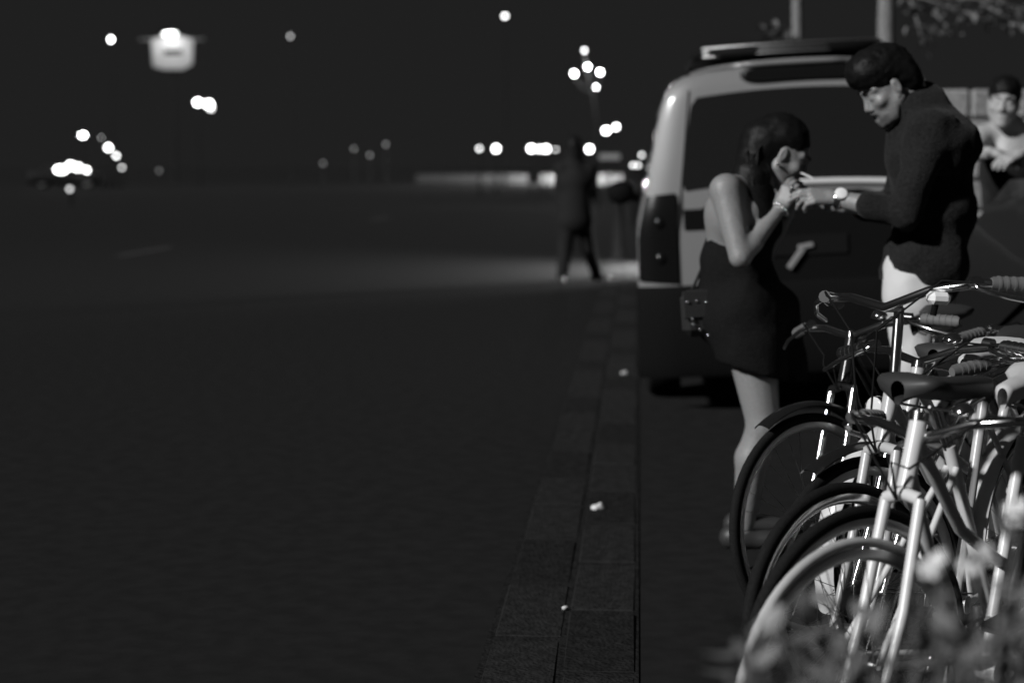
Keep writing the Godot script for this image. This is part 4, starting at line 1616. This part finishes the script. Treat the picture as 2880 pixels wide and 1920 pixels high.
	if o.get("lamp", true):
		var lm := MB.new()
		var lc: Vector3 = crown + Vector3(0.09, 0.06, 0)
		lm.lathe([Vector2(0.008, -0.05), Vector2(0.022, -0.035), Vector2(0.031, 0.0), Vector2(0.032, 0.018)], 16, Transform3D(Basis(Vector3(0, 0, 1), -PI / 2), lc))
		lm.tube([lc + Vector3(-0.02, -0.02, 0), crown + Vector3(0, 0.02, 0)], 0.005, 6)
		var lo := part("headlamp", lm, M["chrome"], t)
		var ln := MB.new()
		ln.ball(lc + Vector3(0.016, 0, 0), Vector3(0.008, 0.03, 0.03), 12, 8)
		part("lamp_glass", ln, M["clear_lens"], lo)
	if o.get("bell", true):
		var be := MB.new()
		be.lathe([Vector2(0.001, 0.02), Vector2(0.014, 0.017), Vector2(0.024, 0.004), Vector2(0.025, -0.002), Vector2(0.006, -0.01)], 14, Transform3D(Basis(), half[0][0] + Vector3(0.0, 0.024, 0.02)))
		part("bell", be, M["chrome"], t)
	var steer: float = o.get("steer", -0.3)
	var axis := (htop - crown).normalized()
	var pivot := Transform3D(Basis(), crown) * Transform3D(Basis(axis, steer), Vector3.ZERO) * Transform3D(Basis(), -crown)
	for c in t.get_children():
		for k in ["front_", "fork", "stem", "handlebar", "grip", "brake_lever", "cable", "headlamp", "bell"]:
			if c.name.begins_with(k):
				c.transform = pivot * c.transform
				break
	return t

func bicycles() -> void:
	var TURN := -2.234
	# front hub above the pixel (px, top of wheel) at depth d
	var hub := func(px: float, d: float) -> Vector3:
		return Vector3((px - 1440.0) / F * d, 0, -d)
	bicycle("black bicycle with dark mudguards nearest the bending woman's legs", hub.call(2315, 5.12), TURN, {"rear_guard": "guard_white", "lamp": false, "lean": 0.02, "fork": "chrome", "sweep": 0.05, "rise": 0.0, "guard_from": 60.0})
	bicycle("pale framed bicycle with chrome grips and straight handlebar", hub.call(2455, 4.36), TURN - 0.03, {"guard": "guard_dark", "rear_guard": "guard_white", "frame": "frame_light", "fork": "chrome", "grip": "chrome", "lean": -0.02, "rise": 0.01, "sweep": 0.0, "crank": 0.1, "guard_from": 60.0})
	bicycle("bicycle with tall chrome stem and white block lamp on the handlebar", hub.call(2420, 3.98), TURN + 0.02, {"front": false, "rim": "chrome", "frame": "frame_light", "fork": "frame_light", "rear_guard": "guard_white", "rise": 0.18, "saddle": "saddle_light", "lean": 0.02, "bell": false, "chain_guard": true, "sweep": 0.15, "lamp": false, "crank": 1.6})
	bicycle("white bicycle parked tail first with dark saddle and pale seat stays", hub.call(2440, 3.72), TURN - 0.3, {"back": true, "steer": 0.2, "guards": false, "frame": "guard_white", "stays": "guard_white", "fork": "chrome", "rise": 0.02, "lean": -0.015, "lamp": false, "crank": 2.4, "saddle_rise": 0.13})
	bicycle("bicycle with thin pale tyres and no mudguards, beside the leafy shrub", hub.call(2440, 3.4), TURN, {"tyre": "white_tyre", "thin": true, "guards": false, "frame": "guard_white", "fork": "guard_white", "lean": -0.01, "rise": -0.04, "saddle": "saddle_light", "lamp": false, "crank": 0.9})
	bicycle("white framed bicycle parked tail first with a white rear mudguard", Vector3(1.1, 0, -4.84), TURN - 0.2, {"back": true, "steer": 0.3, "guard": "guard_white", "frame": "guard_white", "stays": "chrome", "fork": "guard_white", "lean": -0.02, "lamp": false, "rise": 0.0, "crank": 1.2, "saddle_rise": 0.08})

	# white block lamp
	var bl := thing("block_lamp", "white rectangular clip-on lamp above the chrome handlebar stem", "lamp", P(2640, 838, 4.07), 0.2)
	var lm := MB.new()
	lm.box(Transform3D(Basis(Vector3(0, 0, 1), -0.06), Vector3.ZERO), Vector3(0.05, 0.029, 0.04), 0.009)
	part("lamp_case", lm, M["grip_white"], bl)
	var lk := MB.new()
	lk.tube([Vector3(-0.006, -0.012, 0), Vector3(-0.012, -0.04, 0)], 0.008, 8)
	part("clamp", lk, M["black_plastic"], bl)

# ---------- far lights, trees, wall, cars ----------
func lamp(label: String, px: float, py: float, d: float, energy: float, size: Vector3, post := true, group := "", light := 0.0) -> Node3D:
	var at := P(px, py, d)
	var t := thing("street_lamp", label, "street lamp", Vector3(at.x, 0, at.z), 0.0, group)
	if post:
		var p := MB.new()
		p.tube([Vector3(0, 0, -0.05), Vector3(0, at.y * 0.2, -0.05), Vector3(0, at.y - size.y - 0.02, -0.02)], [0.09, 0.06, 0.04], 8)
		part("post", p, M["post_iron"], t)
		var cp := MB.new()
		cp.lathe([Vector2(size.x * 0.5, -0.05), Vector2(size.x * 1.05, 0.0), Vector2(size.x * 0.3, 0.06)], 12, Transform3D(Basis(), Vector3(0, at.y - size.y - 0.02, 0)))
		part("collar", cp, M["post_iron"], t)
	var g := MB.new()
	g.ball(Vector3(0, at.y, 0), size * 0.68, 12, 8)
	var key := "glow_%d" % int(energy * 10)
	if not M.has(key):
		glow(key, energy)
	part("globe", g, M[key], t)
	if light > 0.0:
		var l := OmniLight3D.new()
		l.light_energy = light
		l.omni_range = 80.0
		l.light_size = size.x
		l.shadow_enabled = true
		l.position = Vector3(0, at.y - size.y - 0.12, 0.14)
		t.add_child(l)
	return t

func far_things() -> void:
	# cluster lamp with globes
	var d := 58.0
	var foot := P(1680, 460, d)
	var cl := thing("cluster_lamp", "iron lamp post carrying a cluster of round white globes", "street lamp", Vector3(foot.x, 0, foot.z))
	var cp := MB.new()
	var hub := P(1668, 262, d) - Vector3(foot.x, 0, foot.z)
	cp.tube([Vector3(0, 0, 0), Vector3(0, 0.7, 0), Vector3(0, 2.6, 0), hub], [0.12, 0.07, 0.05, 0.04], 10)
	for q in [[1615, 207], [1653, 188], [1688, 203], [1644, 142]]:
		var e := P(q[0], q[1] + 14, d) - Vector3(foot.x, 0, foot.z)
		cp.tube([hub, hub.lerp(e, 0.5) - Vector3(0, 0.08, 0), e], 0.022, 6)
	part("post", cp, M["post_iron"], cl)
	glow("globe_bright", 26.0)
	glow("globe_dim", 1.2)
	for q in [[1615, 207, 0.06, 1], [1653, 188, 0.055, 1], [1688, 203, 0.055, 1], [1677, 245, 0.035, 1], [1644, 142, 0.05, 0]]:
		var g := MB.new()
		g.ball(P(q[0], q[1], d) - Vector3(foot.x, 0, foot.z), Vector3.ONE * q[2], 14, 10)
		part("globe", g, M["globe_bright"] if q[3] else M["globe_dim"], cl)
	var ol := OmniLight3D.new()
	ol.light_energy = 10.0
	ol.omni_range = 60.0
	ol.light_size = 0.2
	ol.shadow_enabled = true
	ol.position = P(1660, 190, d) - Vector3(foot.x, 0, foot.z) + Vector3(0, 0.1, 0.5)
	cl.add_child(ol)

	# made-up low barrier, standing in for a streak of light on the road
	var wd0 := 130.0
	var gr := thing("streak_barrier", "made-up long low barrier standing in for a streak of light on the far road", "barrier", P(1500, 500, wd0) * Vector3(1, 0, 1))
	var o := gr.position
	for s in [[1170, 1245], [1247, 1323], [1325, 1402], [1404, 1484], [1515, 1592], [1594, 1671], [1673, 1750]]:
		var a: Vector3 = P(s[0], 501, wd0) - o
		var b: Vector3 = P(s[1], 501, wd0) - o
		var w := b.x - a.x
		var m := MB.new()
		m.prism(PackedVector2Array([Vector2(-0.3, 0.0), Vector2(0.3, 0.0), Vector2(0.3, 0.08), Vector2(0.14, 0.24), Vector2(0.09, 0.62), Vector2(-0.09, 0.62), Vector2(-0.14, 0.24), Vector2(-0.3, 0.08)]), w, Transform3D(Basis(Vector3(0, 0, -1), Vector3(0, 1, 0), Vector3(1, 0, 0)), Vector3(a.x, 0, 0)))
		part("block", m, M["streak_barrier_grey"], gr)
	# added light to brighten the barrier, hidden behind the standing figure
	var bo := thing("added_bollard", "added low bollard light hidden behind the standing figure to brighten the far barrier", "bollard", P(1634, 500, 126.8) * Vector3(1, 0, 1))
	var bom := MB.new()
	bom.lathe([Vector2(0.1, 0.0), Vector2(0.09, 0.75), Vector2(0.05, 0.76), Vector2(0.05, 0.98), Vector2(0.11, 0.99), Vector2(0.001, 1.05)], 14, Transform3D())
	part("post", bom, M["post_iron"], bo)
	var bog := MB.new()
	bog.lathe([Vector2(0.075, 0.77), Vector2(0.08, 0.87), Vector2(0.075, 0.97)], 14, Transform3D())
	part("lens", bog, glow("added_bollard_glow", 6.0), bo)
	var bl := OmniLight3D.new()
	bl.light_energy = 420.0
	bl.omni_range = 40.0
	bl.light_size = 0.1
	bl.shadow_enabled = true
	bl.position = Vector3(0, 0.87, -0.25)
	bo.add_child(bl)
	# small sign board beside the lamp
	var sb := thing("sign_board", "small grey sign board on a post near the cluster lamp", "sign", P(1715, 440, 52.0) * Vector3(1, 0, 1))
	var sm := MB.new()
	sm.box(Transform3D(Basis(), Vector3(0, P(1715, 441, 52.0).y, 0)), Vector3(0.6, 0.16, 0.03), 0.008)
	part("board", sm, M["sign_grey"], sb)
	var sp := MB.new()
	sp.tube([Vector3(0, 0, -0.03), Vector3(0, P(1715, 441, 52.0).y - 0.05, -0.03)], 0.025, 8)
	part("post", sp, M["post_iron"], sb)

	var G := "lamps scattered along the far side streets"
	lamp("two close lamps right of the cluster lamp, the lower one", 1705, 367, 90, 22, Vector3.ONE * 0.17)
	lamp("two close lamps right of the cluster lamp, the upper one", 1733, 357, 95, 16, Vector3.ONE * 0.14)
	for q in [[1348, 418, 0.1, 7, "small low lamp at the outer end of the row above the far barrier"], [1395, 418, 0.17, 14, "large low lamp beside the small end lamp above the far barrier"], [1494, 418, 0.17, 16, "outer lamp of the touching trio above the far barrier"], [1517, 419, 0.15, 9, "middle lamp of the touching trio above the far barrier"], [1536, 419, 0.17, 15, "inner lamp of the touching trio, next to the faint lamp"], [1563, 420, 0.07, 6, "faint low lamp between the touching trio and the standing figure"], [1658, 419, 0.17, 16, "low lamp between the standing figure's head and the sign board"]]:
		lamp(q[4], q[0], q[1], 80, q[3], Vector3.ONE * q[2], true, "low lamps in a row before the far barrier")
	for q in [[1805, 436, "highest of three marker lamps beside the van's outer edge"], [1780, 465, "outer of two level marker lamps beside the van's outer edge"], [1795, 465, "inner of two level marker lamps beside the van's outer edge"], [1735, 553, "dimmer marker lamp below the van's outer mirror"], [1743, 549, "brighter marker lamp below the van's outer mirror"]]:
		lamp(q[2], q[0], q[1], 40 if q[1] < 500 else 26, 5 if q[1] < 500 else (0.8 if q[0] < 1740 else 1.4), Vector3.ONE * (0.05 if q[1] < 500 else 0.03), true, "marker lamps beyond the van")
	lamp("lone bright lamp on a very tall post above the low lamps", 1420, 45, 110, 9, Vector3.ONE * 0.15, true, G)
	lamp("dim lone lamp between the lit gable board and the tallest lamp", 816, 102, 120, 1.7, Vector3.ONE * 0.15, true, G)
	lamp("bright lamp high up beside the floodlit gable", 311, 111, 118, 18, Vector3(0.15, 0.18, 0.15))
	var dl := lamp("street lamp with a double bright head just below the gable board", 556, 288, 112, 20, Vector3(0.3, 0.22, 0.2))
	for q in [[586, 293, 0.24, 0.2, "glow_120"], [592, 305, 0.16, 0.12, "glow_50"]]:
		if not M.has(q[4]):
			glow(q[4], 12.0 if q[4] == "glow_120" else 5.0)
		var gm := MB.new()
		gm.ball(P(q[0], q[1], 112) - dl.position, Vector3(q[2], q[3], 0.2), 12, 8)
		part("globe", gm, M[q[4]], dl)
	lamp("oval lamp at the top of the descending row of lamps", 232, 380, 105, 22, Vector3(0.26, 0.14, 0.15))
	for q in [[283, 386, 0.06, 5, "faint lamp right after the oval lamp in the descending row"], [304, 415, 0.2, 16, "largest round lamp in the row descending from the oval lamp"], [326, 438, 0.14, 10, "middle sized lamp in the row descending from the oval lamp"], [342, 471, 0.11, 6, "lowest small lamp in the row descending from the oval lamp"]]:
		lamp(q[4], q[0], q[1], 105, q[3], Vector3(q[2], q[2] * 0.85, q[2]), true, "lamps descending the far side street")
	for q in [[170, 477, 0.5, 12, "longest and lowest oval light of three at the far roadside"], [198, 466, 0.3, 12, "upper oval light of three at the far roadside"], [218, 471, 0.26, 10, "smallest oval light of three at the far roadside"]]:
		lamp(q[4], q[0], q[1], 100, q[3], Vector3(q[2], 0.24, 0.2), true, "long oval lights at the far roadside")
	lamp("round light right beside the long oval roadside lights", 243, 478, 100, 18, Vector3.ONE * 0.13)
	lamp("faint small light below the long oval roadside lights", 195, 532, 60, 2.2, Vector3.ONE * 0.1)
	for q in [[447, 480, "faint pinpoint lamp nearest the descending row of lamps"], [995, 418, "faint pinpoint lamp, lower of the close pair"], [1040, 436, "faint pinpoint lamp standing below the close pair"], [908, 459, "faint pinpoint lamp alone low over the empty road"], [1085, 406, "faint pinpoint lamp, higher of the close pair"]]:
		lamp(q[2], q[0], q[1], 130, 0.3, Vector3.ONE * 0.12, true, "pinpoint lamps far off")

	# board standing in for a floodlit house gable; the mast is made up
	var gd := 120.0
	var base := P(490, 460, gd) * Vector3(1, 0, 1)
	var hs := thing("gable_stand_in", "pale board with a dark slot standing in for a floodlit house gable, on an added mast", "sign", base)
	var yb: float = P(490, 195, gd).y
	var mast := MB.new()
	mast.tube([Vector3(0, 0, -0.3), Vector3(0, yb + 0.5, -0.3)], [0.14, 0.08], 10)
	part("mast", mast, M["post_iron"], hs)
	var gable := MB.new()
	gable.prism(PackedVector2Array([Vector2(-1.3, 0.2), Vector2(-0.6, 0.0), Vector2(0.7, 0.0), Vector2(1.3, 0.35), Vector2(1.4, 1.95), Vector2(0.55, 2.1), Vector2(0.0, 2.5), Vector2(-0.55, 2.1), Vector2(-1.4, 1.9)]), 0.2, Transform3D(Basis(), Vector3(0, yb, -0.15)))
	var go := part("board", gable, M["facade"], hs)
	var sw := MB.new()
	sw.box(Transform3D(Basis(), Vector3(0.05, yb + 1.15, 0.07)), Vector3(1.2, 0.32, 0.06), 0.01)
	part("slot", sw, M["black_trim"], go)
	for s in [-1.0, 1.0]:
		var eav := MB.new()
		eav.tube([Vector3(s * 0.02, yb + 2.52, 0.03), Vector3(s * 0.58, yb + 2.13, 0.05), Vector3(s * 1.45, yb + 1.95, 0.05), Vector3(s * 2.2, yb + 1.98, 0.02)], [0.05, 0.05, 0.04, 0.015], 6)
		part("eaves", eav, M["facade"], go)
	var fl := MB.new()
	fl.box(Transform3D(Basis(Vector3(1, 0, 0), 0.5), Vector3(0, yb + 2.3, 0.75)), Vector3(0.9, 0.07, 0.15), 0.02)
	part("floodlight", fl, glow("flood", 2.5), hs)
	var arm := MB.new()
	arm.tube([Vector3(0, yb + 2.3, 0.68), Vector3(0, yb + 2.25, 0.0)], 0.03, 6)
	part("arm", arm, M["post_iron"], hs)
	var fo := OmniLight3D.new()
	fo.light_energy = 7.0
	fo.omni_range = 12.0
	fo.light_size = 0.2
	fo.shadow_enabled = true
	fo.position = Vector3(0, yb + 2.3, 1.0)
	hs.add_child(fo)

	# the car behind the van whose headlamps rake the road
	var car := sedan("small dark car behind the van shining headlights across the road", Vector3(4.9, 0, -23.6), PI, "dark_paint")
	glow("headlight", 20.0)
	for s in [-1.0, 1.0]:
		var m := MB.new()
		m.ball(Vector3(2.03, 0.64, s * 0.6), Vector3(0.03, 0.07, 0.12), 12, 8)
		part("headlight", m, M["headlight"], car)
		var l := SpotLight3D.new()
		l.light_energy = 40.0
		l.spot_range = 60.0
		l.spot_angle = 60.0
		l.spot_angle_attenuation = 0.7
		l.light_size = 0.08
		l.shadow_enabled = true
		l.position = Vector3(2.1, 0.64, s * 0.6)
		l.rotation = Vector3(-0.25, -PI / 2, 0)
		car.add_child(l)

	sedan("dark car parked side-on under the long oval roadside lights", P(185, 530, 104.0) * Vector3(1, 0, 1), 0.1, "dark_paint")
	# stone wall
	var wd := 14.0
	var wl := thing("stone_wall", "pale stone block wall behind the person leaning on the dark car", "wall", Vector3(3.3, 0.1, -wd))
	var mo := MB.new()
	mo.box(Transform3D(Basis(), Vector3(2.2, 0.9, -0.12)), Vector3(4.9, 1.8, 0.2), 0.01)
	part("mortar", mo, M["mortar"], wl)
	for r in 8:
		var x := -0.25 - (0.2 if r % 2 else 0.0)
		var y := r * 0.236 + 0.11
		while x < 4.6:
			var w := rng.randf_range(0.3, 0.55)
			var b := MB.new()
			b.box(Transform3D(Basis(Vector3(0, 0, 1), rng.randf_range(-0.01, 0.01)), Vector3(x + w / 2, y, rng.randf_range(-0.012, 0.015))), Vector3(w - 0.014, 0.222, 0.1), 0.02)
			part("block", b, M["wall_stone_%d" % rng.randi_range(0, 2)], wl)
			x += w
	tree("slim tree with a leafy sprig low on its trunk, behind the van", P(2237, 460, 17.0) * Vector3(1, 0, 1) + Vector3(0, 0.1, 0), 0.055, 3, [[2225, 92, 2160, 95, 17.0, 0.05]])
	tree("thicker forked-bark tree behind the bowed man's head", P(2488, 460, 16.0) * Vector3(1, 0, 1) + Vector3(0, 0.1, 0), 0.082, 4, [[2500, -20, 2700, 30, 15.6, 0.07], [2690, 28, 2800, 75, 15.6, 0.09], [2560, 0, 2600, 135, 15.8, 0.05], [2640, -10, 2880, 25, 15.5, 0.05], [2760, 10, 2890, 95, 15.4, 0.05], [2600, 20, 2680, 95, 15.7, 0.05]])
	tree("tree whose lit leaves hang over the stone wall", Vector3(5.9, 0.1, -15.5), 0.11, 5)

func leaf_mesh(l: float, w: float, bend: float) -> ArrayMesh:
	var m := MB.new()
	var rows := []
	for i in 5:
		var t := i / 4.0
		var hw := w * sin(PI * pow(t, 0.75)) * 0.5 + 0.0006
		var z := -bend * t * t * l
		rows.append([Vector3(-hw, t * l, z + hw * 0.25), Vector3(0, t * l, z), Vector3(hw, t * l, z + hw * 0.25)])
	m.grid(rows, false, false, Vector3(0, 0, -9))
	return m.mesh()

func tree(label: String, at: Vector3, r: float, seed_: int, sprigs := []) -> void:
	var t := thing("tree", label, "tree", at)
	var g := RandomNumberGenerator.new()
	g.seed = seed_
	var tk := MB.new()
	var pts := []
	var rad := []
	for i in 9:
		var y := i * 0.5
		pts.append(Vector3(sin(i * 1.3 + seed_) * 0.012, y, cos(i * 0.9 + seed_) * 0.015))
		rad.append(r * (1.25 - 0.07 * i) + (0.03 if i == 0 else 0.0))
	tk.tube(pts, rad, 14)
	part("trunk", tk, M["bark"], t)
	var top: Vector3 = pts[-1]
	var leaves := []
	var lb := MB.new()
	for i in 9:
		var a := g.randf_range(0, TAU)
		var s: Vector3 = pts[7 + i % 2]
		var e := s + Vector3(cos(a) * g.randf_range(0.8, 1.7), g.randf_range(0.1, 1.3), sin(a) * g.randf_range(0.8, 1.7))
		var mid := s.lerp(e, 0.5) + Vector3(0, 0.15, 0)
		lb.tube([s, mid, e], [r * 0.45, r * 0.28, r * 0.1], 7)
		for k in 5:
			var q := mid.lerp(e, g.randf())
			var w := q + Vector3(g.randf_range(-0.6, 0.6), g.randf_range(-0.45, 0.5), g.randf_range(-0.6, 0.6))
			lb.tube([q, w], [r * 0.12, r * 0.05], 5)
			leaves.append(w)
			leaves.append(q.lerp(w, 0.5))
	part("limbs", lb, M["bark"], t)
	var big := leaves.size()
	for q in sprigs:
		var s2 := MB.new()
		var a0: Vector3 = P(q[0], q[1], q[4]) - at
		var a1: Vector3 = P(q[2], q[3], q[4] - 0.1) - at
		s2.tube([a0, a0.lerp(a1, 0.5) + Vector3(0, 0.03, 0), a1], [0.014, 0.01, 0.004], 6)
		part("sprig", s2, M["bark"], t)
		for k in 6:
			leaves.append(a0.lerp(a1, 0.25 + 0.15 * k))
	var lf := leaf_mesh(0.09, 0.05, 0.3)
	for kind in 3:
		var mm := MultiMesh.new()
		mm.transform_format = MultiMesh.TRANSFORM_3D
		mm.mesh = lf
		var xs := []
		for c in leaves.size():
			var small: bool = c >= big
			for k in (4 if small else 18):
				if (k + c) % 3 != kind:
					continue
				var sp := 0.055 if small else 0.3
				var b := Basis.from_euler(Vector3(g.randf_range(-2.6, -0.4), g.randf_range(0, TAU), g.randf_range(-0.6, 0.6)))
				xs.append(Transform3D(b * g.randf_range(0.7, 1.25), leaves[c] + Vector3(g.randfn(0, sp), g.randfn(0, sp * 0.8), g.randfn(0, sp))))
		mm.instance_count = xs.size()
		for i in xs.size():
			mm.set_instance_transform(i, xs[i])
		var mi := MultiMeshInstance3D.new()
		mi.name = "crown"
		mi.multimesh = mm
		mi.material_override = M["leaf_%d" % kind]
		mi.set_meta("kind", "stuff")
		t.add_child(mi, true)

# a small saloon: nose towards +x
func sedan(label: String, at: Vector3, turn: float, paint: String, hatch := false) -> Node3D:
	var t := thing("parked_car", label, "car", at, turn)
	var side := [[-2.05, 0.32, 0.8, 0.7], [-1.98, 0.26, 0.95, 0.78], [-1.5, 0.24, 1.0, 0.82], [-1.0, 0.24, 1.3, 0.8], [-0.6, 0.24, 1.4, 0.8], [0.1, 0.24, 1.42, 0.8], [0.6, 0.24, 1.28, 0.8], [1.05, 0.24, 0.98, 0.81], [1.7, 0.25, 0.88, 0.79], [2.0, 0.3, 0.74, 0.7], [2.06, 0.36, 0.6, 0.6]]
	var tail := -2.0
	if hatch:
		tail = -1.62
		side = [[-1.68, 0.32, 0.84, 0.7], [-1.64, 0.26, 1.1, 0.78], [-1.45, 0.24, 1.36, 0.8]] + side.slice(4)
	var rows := []
	for s in side:
		var row := []
		var belt := minf(0.86, s[2])
		var tuck: float = clampf((s[2] - 0.9) / 0.5, 0, 1) * 0.16
		for q in [[-1, 0.0], [-1, 0.5], [-0.99, 1.0]]:
			row.append(Vector3(s[0], lerpf(s[1], belt, q[1]), s[3] * q[0]))
		row.append(Vector3(s[0], s[2] - 0.06, -(s[3] - tuck - 0.03)))
		row.append(Vector3(s[0], s[2], -(s[3] - tuck - 0.14)))
		row.append(Vector3(s[0], s[2] + 0.015, 0))
		row.append(Vector3(s[0], s[2], s[3] - tuck - 0.14))
		row.append(Vector3(s[0], s[2] - 0.06, s[3] - tuck - 0.03))
		for q in [[0.99, 1.0], [1, 0.5], [1, 0.0]]:
			row.append(Vector3(s[0], lerpf(s[1], belt, q[1]), s[3] * q[0]))
		rows.append(row)
	var b := MB.new()
	b.grid(rows, true, false, Vector3(0, 0.7, 0))
	for en in [0, rows.size() - 1]:
		var r: Array = rows[en]
		for i in range(1, r.size() - 1):
			b.tri(r[0], r[i], r[i + 1], Vector3(-1 if en == 0 else 1, 0, 0))
	part("body", b, M[paint], t)
	for s in [-1.0, 1.0]:
		for w in [[-1.35, -0.95, 0.93, 1.2, -0.78], [-0.7, -0.02, 0.93, 1.33, -0.66], [0.05, 0.85, 0.93, 1.3, 0.5]]:
			var m := MB.new()
			m.quad(Vector3(w[0], w[2], s * 0.788), Vector3(w[1], w[2], s * 0.788), Vector3(minf(w[1], w[4] + 0.6), w[3], s * 0.66), Vector3(maxf(w[0], w[4]) if w[4] < 0 else w[0], w[3], s * 0.66), Vector3(0, 0.3, s))
			part("side_window", m, M["tinted_glass"], t)
		for x in [-1.28, 1.3]:
			var tw := MB.new()
			var xf := Transform3D(Basis(Vector3(1, 0, 0), PI / 2), Vector3(x, 0.3, s * 0.72))
			tw.lathe([Vector2(0.18, -0.09), Vector2(0.27, -0.095), Vector2(0.3, -0.06), Vector2(0.3, 0.06), Vector2(0.27, 0.095), Vector2(0.18, 0.09)], 24, xf)
			var o := part("wheel", tw, M["rubber"], t)
			var hc := MB.new()
			hc.lathe([Vector2(0.18, 0.085 * s), Vector2(0.1, 0.07 * s), Vector2(0.001, 0.085 * s)], 18, xf)
			part("hub_cap", hc, M["dull_metal"], o)
		var hd := MB.new()
		hd.box(Transform3D(Basis(), Vector3(-0.15, 0.84, s * 0.822)), Vector3(0.14, 0.025, 0.02), 0.006)
		part("door_handle", hd, M["dull_metal"], t)
		var tl := MB.new()
		tl.ball(Vector3(tail, 0.74, s * 0.6), Vector3(0.05, 0.07, 0.13), 10, 8)
		part("tail_light", tl, M["tail_lens"], t)
	return t

func dark_car() -> void:
	var c := sedan("dark car parked side-on at the pavement with a person leaning on its roof", Vector3(3.68, 0.1, -8.05), 0.0, "dark_paint", true)
	c.scale = Vector3.ONE * 0.9

# ---------- plants and small things ----------
func plants() -> void:
	var base := Vector3(0.45, 0, -1.85)
	var t := thing("shrub", "leafy shrub with white blossoms in front of the pale-tyred bicycle", "shrub", base)
	var shapes := [leaf_mesh(0.042, 0.025, 0.25), leaf_mesh(0.036, 0.021, 0.45), leaf_mesh(0.05, 0.024, 0.1)]
	var g := RandomNumberGenerator.new()
	g.seed = 12
	var spots := []
	var tips := []
	for i in 80:
		var px := g.randf_range(2060, 2960)
		var py := lerpf(1790, 1680, clampf((px - 2100) / 500.0, 0, 1)) + g.randf_range(-60, 200)
		tips.append(P(px, py, g.randf_range(1.65, 2.05)) - base)
	for q in [[2640, 1600], [2745, 1585], [2600, 1665], [2868, 1450], [2858, 1520], [2800, 1650], [2700, 1720], [2640, 1790]]:
		tips.append(P(q[0], q[1], 1.85) - base)
	for tip in tips:
		var foot := Vector3(tip.x * 0.35 + g.randf_range(-0.03, 0.03), 0, tip.z * 0.4 + g.randf_range(-0.03, 0.03))
		var mid := foot.lerp(tip, 0.55) + Vector3(g.randf_range(-0.03, 0.03), 0, g.randf_range(-0.03, 0.03))
		var st := MB.new()
		st.tube([foot, mid, tip], [0.0055, 0.004, 0.0015], 6)
		part("stem", st, M["stem"], t)
		for k in 9:
			var u := 0.4 + 0.6 * k / 8.0
			var p: Vector3 = foot.lerp(mid, u / 0.55) if u < 0.55 else mid.lerp(tip, (u - 0.55) / 0.45)
			spots.append(p)
	# the leaves nearest the tips are single parts, the many inside are one mass
	var mass := MB.new()
	for n in spots.size():
		var kind := g.randi_range(0, 2)
		var xf := Transform3D(Basis.from_euler(Vector3(g.randf_range(0.6, 2.0), g.randf_range(0, TAU), g.randf_range(-0.5, 0.5))) * g.randf_range(0.6, 1.2), spots[n])
		var tone := g.randi_range(0, 2)
		if n % 9 >= 6 and n < 850:
			var l := part("leaf", shapes[kind], M["shrub_leaf_%d" % tone], t)
			l.transform = xf
		else:
			var a: Array = shapes[kind].surface_get_arrays(0)
			var k := mass.v.size()
			for q in a[Mesh.ARRAY_VERTEX]: mass.v.append(xf * q)
			for q in a[Mesh.ARRAY_NORMAL]: mass.n.append((xf.basis * q).normalized())
			for q in a[Mesh.ARRAY_INDEX]: mass.ix.append(k + q)
	part("foliage", mass, M["shrub_leaf_1"], t).set_meta("kind", "stuff")
	for c in [80, 81, 83]:
		for q in 2:
			var b := MB.new()
			for k in 6:
				var an := TAU * k / 6.0
				b.ball(Vector3(cos(an) * 0.008, 0.002 * (k % 2), sin(an) * 0.008), Vector3(0.007, 0.004, 0.006), 8, 6, Basis(Vector3.UP, -an))
			var o := part("blossom", b, M["paper"], t)
			o.position = tips[c] + Vector3(g.randf_range(-0.014, 0.014), 0.008 * q, g.randf_range(-0.01, 0.01))
			o.rotation = Vector3(g.randf_range(0.2, 1.2), g.randf_range(-1, 1), g.randf_range(-0.5, 0.5))

func small_things() -> void:
	# scraps on the road
	var sc := [[1680, 1430, 0.03, "crumpled white paper scrap lying alone on the dark road"], [1590, 1720, 0.012, "tiny pale scrap on the road nearest the foremost bicycle"], [1755, 1054, 0.022, "small flat scrap lying on the pale stone strip"]]
	for q in sc:
		var dd: float = 1.4 * F / (q[1] - 460.0) * 0.985
		var at := P(q[0], q[1], dd)
		at.y = 0.012 if q[0] < 1700 else 0.03
		var t := thing("paper_scrap", q[3], "litter", at)
		var f := Field.new(Vector3.ONE * -0.06, Vector3.ONE * 0.06, 0.005)
		f.ell(Vector3(0, 0, 0), Vector3(q[2], q[2] * 0.5, q[2] * 0.8), Basis(Vector3.UP, 0.5), 0.01)
		f.ell(Vector3(q[2] * 0.4, q[2] * 0.3, 0), Vector3(q[2] * 0.4, q[2] * 0.4, q[2] * 0.4), Basis(), 0.008)
		var nn := FastNoiseLite.new()
		nn.frequency = 40.0
		f.rough(nn, 0.006)
		var m := MB.new()
		f.into(m)
		part("scrap", m, M["paper"], t)
